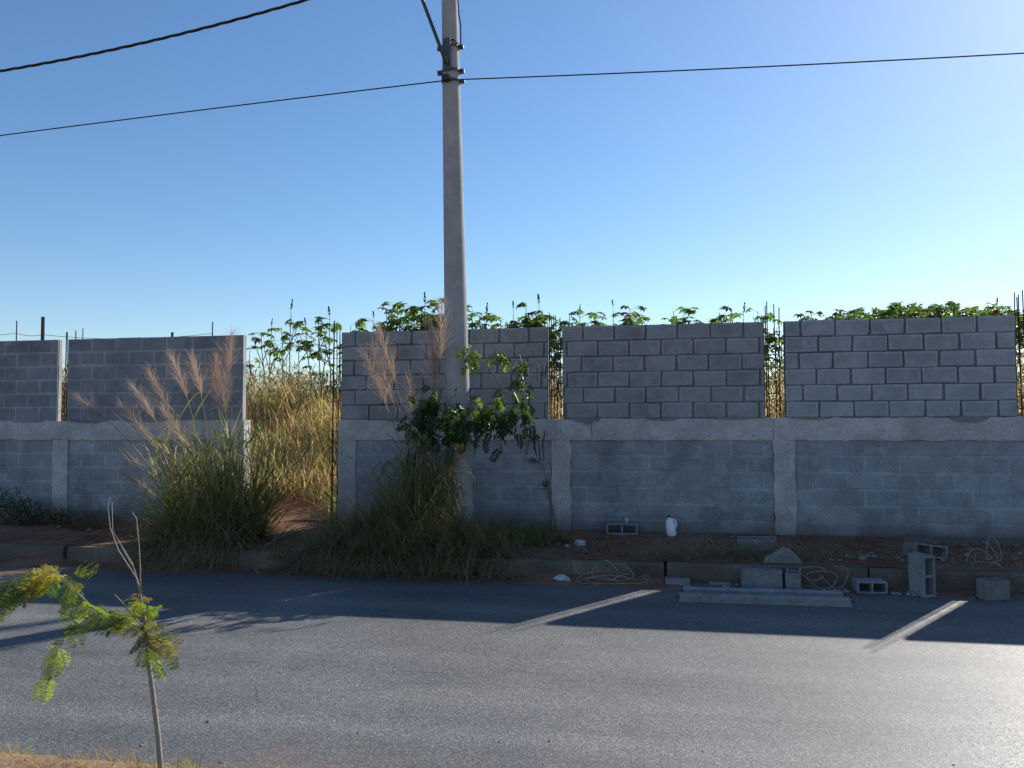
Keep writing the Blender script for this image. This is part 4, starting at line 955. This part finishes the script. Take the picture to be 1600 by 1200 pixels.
# precast beams on the road
def lintel(label, pxa, pya, pxb, pyb, wdt, hgt):
    a = at_z(pxa, pya, 0); c = at_z(pxb, pyb, 0); d_ = c - a; L = d_.length; rz = math.atan2(d_.y, d_.x)
    q = random.Random(int(pxa)); root = thing('precast_beam', label, 'concrete beam', a, 'precast concrete beams', rz)
    b = MB(); n_ = 16; prof = [(0, 0), (.0, hgt - .012), (.012, hgt), (wdt * .36, hgt), (wdt * .42, hgt - .012), (wdt * .58, hgt - .012), (wdt * .64, hgt), (wdt - .012, hgt), (wdt, hgt - .012), (wdt, 0)]; k = len(prof); V = []
    for i in range(n_ + 1):
        x = L * i / n_; V += [(x + (q.uniform(-.012, .012) if i in (0, n_) else 0), y + q.uniform(-.002, .002), max(0.001, z + (q.uniform(-.002, .002) if z else 0))) for y, z in prof]
    b.add(V, [(i*k+j, i*k+(j+1) % k, (i+1)*k+(j+1) % k, (i+1)*k+j) for i in range(n_) for j in range(k)] + [tuple(range(k)), tuple(range((n_+1)*k-1, n_*k-1, -1))])
    b.build('beam_body', M['precast'], root)
    for yb in (wdt * .2, wdt * .8):
        s_ = MB(); s_.tube([(-.03, yb, hgt * .5), (L + .035, yb, hgt * .5)], .0045, 6); s_.build('rebar_end', M['rust'], root)
lintel('rear and slightly shorter of the two long precast beams lying on the road', 1070, 931, 1318, 938, .09, .075)
lintel('front and longer of the two precast concrete beams lying on the road', 1062, 941, 1330, 949, .10, .075)
# plank on the soil
a = at_y(1410, 845, 9.95); c = at_y(1690, 852, 9.9); a.z = soil_z(a.x, 9.95) + .025; c.z = soil_z(c.x, 9.9) + .025
b = MB(); L = (c - a).length; b.box(0, L, -.075, .075, -.02, .02); o = b.build('plank', M['wood']); o.location = a; o.rotation_euler = (R(8), -math.asin((c.z - a.z) / L), math.atan2(c.y - a.y, c.x - a.x)); tag(o, 'long weathered plank lying along the wall foot at the right', 'plank')
# slats and flat scraps near the kerb
for (x1, y1, x2, y2, wd, th, lab) in ((1028, 912, 1150, 915, .05, .02, 'thin stick lying along the kerb left of the blocks'), (1040, 903, 1078, 905, .12, .07, 'small brick sized concrete lump at the kerb'), (1108, 900, 1142, 912, .05, .045, 'short tilted batten next to the small concrete lump'), (1250, 903, 1300, 905, .06, .03, 'short board end right of the kerb blocks')):
    a = at_y(x1, y1, 8.4); c = at_y(x2, y2, 8.38); a.z = th / 2 + .002; c.z = th / 2 + .002; d_ = c - a; b = MB(); L = d_.length
    prof = [(-wd/2, -th/2), (wd/2 - .004, -th/2), (wd/2, th/2 - .006), (wd/2 - .008, th/2), (-wd/2 + .006, th/2 - .003)]; V = []
    for i in range(5): V += [(L * i / 4, y + rs.uniform(-.004, .004), z + (rs.uniform(-.003, .003) if z > 0 else 0)) for y, z in prof]
    b.add(V, [(i*5+j, i*5+(j+1) % 5, (i+1)*5+(j+1) % 5, (i+1)*5+j) for i in range(4) for j in range(5)] + [tuple(range(4, -1, -1)), tuple(range(20, 25))])
    o = b.build('scrap_piece', M['precast'] if 'concrete' in lab else M['wood']); o.location = a; o.rotation_euler = (0, 0, math.atan2(d_.y, d_.x)); tag(o, lab, 'scrap')
# white jug
v = at_y(1050, 832, 10.02); J = thing('plastic_jug', 'white plastic jug with dark cap leaning on the wall foot', 'jug', (v.x, 10.02, soil_z(v.x, 10.02) - .006)); J.rotation_euler = (R(-4), R(-9), R(-10))
prof = [(.052, 0), (.058, .012), (.058, .13), (.054, .165), (.038, .20), (.022, .215), (.022, .235)]; b = MB(); n_ = 20
V = [(r0 * math.cos(2*math.pi*i/n_), r0 * .8 * math.sin(2*math.pi*i/n_), z) for r0, z in prof for i in range(n_)]
b.add(V, [(k*n_+i, k*n_+(i+1) % n_, (k+1)*n_+(i+1) % n_, (k+1)*n_+i) for k in range(len(prof)-1) for i in range(n_)] + [tuple(range(n_-1, -1, -1))]); b.build('body', M['white'], J, True)
b = MB(); b.tube([(.03, 0, .20), (.062, 0, .195), (.075, 0, .165), (.074, 0, .12), (.056, 0, .10)], .010, 8); b.build('handle', M['white'], J, True)
b = MB(); b.tube([(0, 0, .228), (0, 0, .252)], .025, 14); b.build('cap', M['cap'], J)
# small white cup on the hollow block
v = at_y(979, 806, 10.17); b = MB(); b.tube([(0, 0, 0), (0, 0, .06), (0, 0, .062)], [.022, .026, .020], 12); o = b.build('paper_cup', M['bag'], smooth=True); o.location = (v.x, 10.17, soil_z(972 * 0 + v.x, 10.16) + .14 - .008 - .004); tag(o, 'small pale cup standing on the hollow block by the wall', 'cup')
# crumpled plastic bags
def crumple(label, px, py, y, sx, sy, sz, z, seed):
    q = random.Random(seed); b = MB(); n_, m_ = 14, 8; V = []
    for j in range(m_ + 1):
        th = math.pi * j / m_
        for i in range(n_):
            a = 2 * math.pi * i / n_; rr = 1 + q.uniform(-.32, .28)
            V.append((sx * math.sin(th) * math.cos(a) * rr, sy * math.sin(th) * math.sin(a) * rr, max(0, sz * (1 - math.cos(th)) * .5 * (1 + q.uniform(-.2, .25)))))
    b.add(V, [(j*n_+i, j*n_+(i+1) % n_, (j+1)*n_+(i+1) % n_, (j+1)*n_+i) for j in range(m_) for i in range(n_)])
    v = at_y(px, py, y); o = b.build('plastic_bag', M['bag']); o.location = (v.x, y, z if z is not None else soil_z(v.x, y) - .008); tag(o, label, 'plastic bag', 'crumpled plastic litter')
crumple('crumpled white plastic bag on the red soil right of the weeds', 907, 858, 9.35, .07, .05, .07, None, 1)
crumple('crumpled clear plastic wrapper on the road below the kerb', 878, 905, 8.34, .085, .05, .075, 0.0, 2)
crumple('tiny white scrap of plastic left of the crumpled white bag', 886, 860, 9.3, .03, .02, .03, None, 3)
# loops of wire / dry vine
def loops(label, lst, y, seed, rad=.0042, name='wire_coil', z0=None):
    q = random.Random(seed); b = MB(); px0, py0 = lst[0][:2]
    for (px, py, rx, rz_, tilt) in lst:
        v = at_y(px, py, y); base = 0.004 if y < KERB_Y else soil_z(v.x, y)
        c = Vector((v.x, y, max(v.z, base + .01))); pts = []
        a0 = q.uniform(0, 6.28); sweep = q.uniform(4.2, 6.6)
        for i in range(22):
            a = a0 + sweep * i / 21; r = 1 + .12 * math.sin(3 * a + seed)
            pts.append((c.x + rx * r * math.cos(a), c.y + rx * .55 * math.sin(a) * math.cos(tilt) * .5, max(base + .004, c.z + rz_ * r * math.sin(a))))
        b.tube(pts, rad, 5)
    return tag(b.build(name, M['wire']), label, 'wire')
loops('tangled pale wire loops lying at the kerb below the white bag', [(925, 905, .16, .05, .3), (945, 892, .13, .09, .2), (965, 895, .15, .08, .5), (935, 908, .2, .03, .2), (985, 905, .16, .04, .2), (955, 906, .25, .03, .4)], 8.33, 3)
loops('bent wire tangle on the road edge right of the kerb blocks', [(1285, 905, .14, .08, .3), (1305, 900, .12, .10, .3), (1270, 895, .12, .06, .2)], 8.33, 6)
loops('dry twig loops standing on the soil at the right', [(1540, 868, .10, .12, .2), (1552, 862, .07, .14, .5), (1530, 872, .12, .08, .3)], 8.95, 9, .005, 'twig_tangle')
# dry stalk litter and soil clods
b = MB(); n_ = 3300
X = np.concatenate([rs.normal(.9, .55, 1400), rs.uniform(-1.2, 5.5, 1500), rs.uniform(-9, -1, 400)]); Y = np.concatenate([rs.normal(8.9, .17, 1400), 8.68 + np.abs(rs.normal(0, .4, 1500)), rs.uniform(8.7, 9.4, 400)]); Y = np.clip(Y, 8.68, 10.2)
Zs = np.array([soil_z(x, y) for x, y in zip(X, Y)]) + np.concatenate([rs.uniform(0, .12, 1400), rs.uniform(0, .05, 1900)])
V_, F_, bi = ribbons(np.stack([X, Y, Zs], 1), rs.uniform(0, 6.28, n_), rs.normal(1.35, .35, n_), rs.uniform(.05, .32, n_), rs.uniform(.2, 1.2, n_), rs.uniform(.004, .010, n_), 4, rs)
V_[:, 2] = np.maximum(V_[:, 2], .2)
mi = rs.choice(4, n_, p=[.08, .17, .25, .5]); b.addnp(V_, F_, mi[bi])
nr = 1500; X = rs.uniform(-9, 6, nr); Y = 8.47 - np.abs(rs.normal(0, .12, nr))
V_, F_, bi = ribbons(np.stack([X, Y, np.full(nr, .012)], 1), rs.normal(0, .6, nr), np.full(nr, 1.5), rs.uniform(.05, .35, nr), np.zeros(nr), rs.uniform(.004, .009, nr), 4, rs)
V_[:, 2] = np.clip(V_[:, 2], .004, .09); mi = rs.choice(4, nr, p=[.08, .2, .3, .42]); b.addnp(V_, F_, mi[bi])
o = b.build('straw_litter', GM, kind='stuff'); tag(o, 'scattered dry straw and stalks on the soil strip and road edge', 'straw')
def pebbles(name, label, n_, fx, fy, fz, s0, s1, mat, seed):
    q = random.Random(seed); b = MB()
    for k in range(n_):
        x, y = fx(q), fy(q); s = q.uniform(s0, s1) * (1 if q.random() < .85 else 1.8); z = fz(x, y) + s * .25
        V = [(x + s * dx * q.uniform(.7, 1.2), y + s * dy * q.uniform(.7, 1.2), z + s * dz * q.uniform(.4, .8)) for dx, dy, dz in ((1,0,0),(.3,.9,.1),(-.8,.6,0),(-.8,-.6,0),(.3,-.9,-.1),(0,0,1),(0,0,-1))]
        b.add(V, [(0,1,5),(1,2,5),(2,3,5),(3,4,5),(4,0,5),(1,0,6),(2,1,6),(3,2,6),(4,3,6),(0,4,6)])
    o = b.build(name, mat, kind='stuff'); tag(o, label, 'stones')
pebbles('soil_clods', 'red soil clods and small stones strewn along the wall foot', 900, lambda q: q.uniform(-9, 6), lambda q: q.uniform(8.72, 10.2), soil_z, .008, .03, M['soil'], 1)
pebbles('rubble_bits', 'small broken concrete bits strewn around the blocks at the kerb', 150, lambda q: q.uniform(.2, 4.6), lambda q: q.choice([q.uniform(8.2, 8.48), q.uniform(8.7, 9.3)]), lambda x, y: soil_z(x, y) if y > 8.5 else 0, .012, .045, M['precast'], 4)
pebbles('soil_spill', 'red soil spilled over the kerb onto the road edge', 700, lambda q: q.uniform(-9, 6), lambda q: 8.48 - abs(q.gauss(0, .10)), lambda x, y: 0, .006, .022, M['soil'], 5)
pebbles('road_gravel', 'loose grit scattered on the asphalt near the verge', 260, lambda q: q.uniform(-5, 4), lambda q: 3.4 + abs(q.gauss(0, .55)), lambda x, y: 0, .003, .008, M['precast'], 2)
# dead stems climbing the wall column beside the pole
b = MB(); root = thing('dry_vine', 'thin dead vine climbing the wall column right of the pole', 'vine', gz(868, 838, 10.2))
o0 = root.location
for pts in ([(872, 838), (866, 800), (858, 770), (852, 740), (842, 722), (828, 718)], [(868, 836), (862, 790), (856, 765), (846, 755), (838, 765)], [(870, 838), (858, 780), (850, 730), (846, 716)]):
    b.tube([at_y(x, y, 10.24) - o0 for x, y in pts], .005, 5)
b.build('stem', M['bark'], root)
b = MB(); leafy(b, rs, 60, at_y(832, 720, 10.22) - o0, (.08, .03, .05), .05, [1]); leafy(b, rs, 50, at_y(850, 757, 10.22) - o0, (.06, .03, .06), .05, [1]); b.build('leaves', [M['scrub']], root)

# ------------------------------------------------------------------ each castor plant named by its place in its row
ORD = ['first', 'second', 'third', 'fourth', 'fifth', 'sixth', 'seventh', 'eighth', 'ninth', 'tenth', 'eleventh', 'twelfth', 'thirteenth', 'fourteenth', 'fifteenth', 'sixteenth', 'seventeenth', 'eighteenth', 'nineteenth', 'twentieth',
       'twenty-first', 'twenty-second', 'twenty-third', 'twenty-fourth', 'twenty-fifth', 'twenty-sixth', 'twenty-seventh', 'twenty-eighth', 'twenty-ninth', 'thirtieth']
PLACE = {G_OP: 'in the wall opening', G_LP: 'over the wall panel left of the pole', G_RP: 'over the wall panel just right of the pole', G_C: 'over the middle wall panel', 'castor plants at the thicket end': 'at the left end of the far right thicket'}
for gname, where in PLACE.items():
    row = sorted([o for o in scene.objects if o.get('group') == gname], key=lambda o: o.location.x / o.location.y)
    for i, o in enumerate(row): o['label'] = '%s green castor plant from the left %s' % (ORD[i], where)
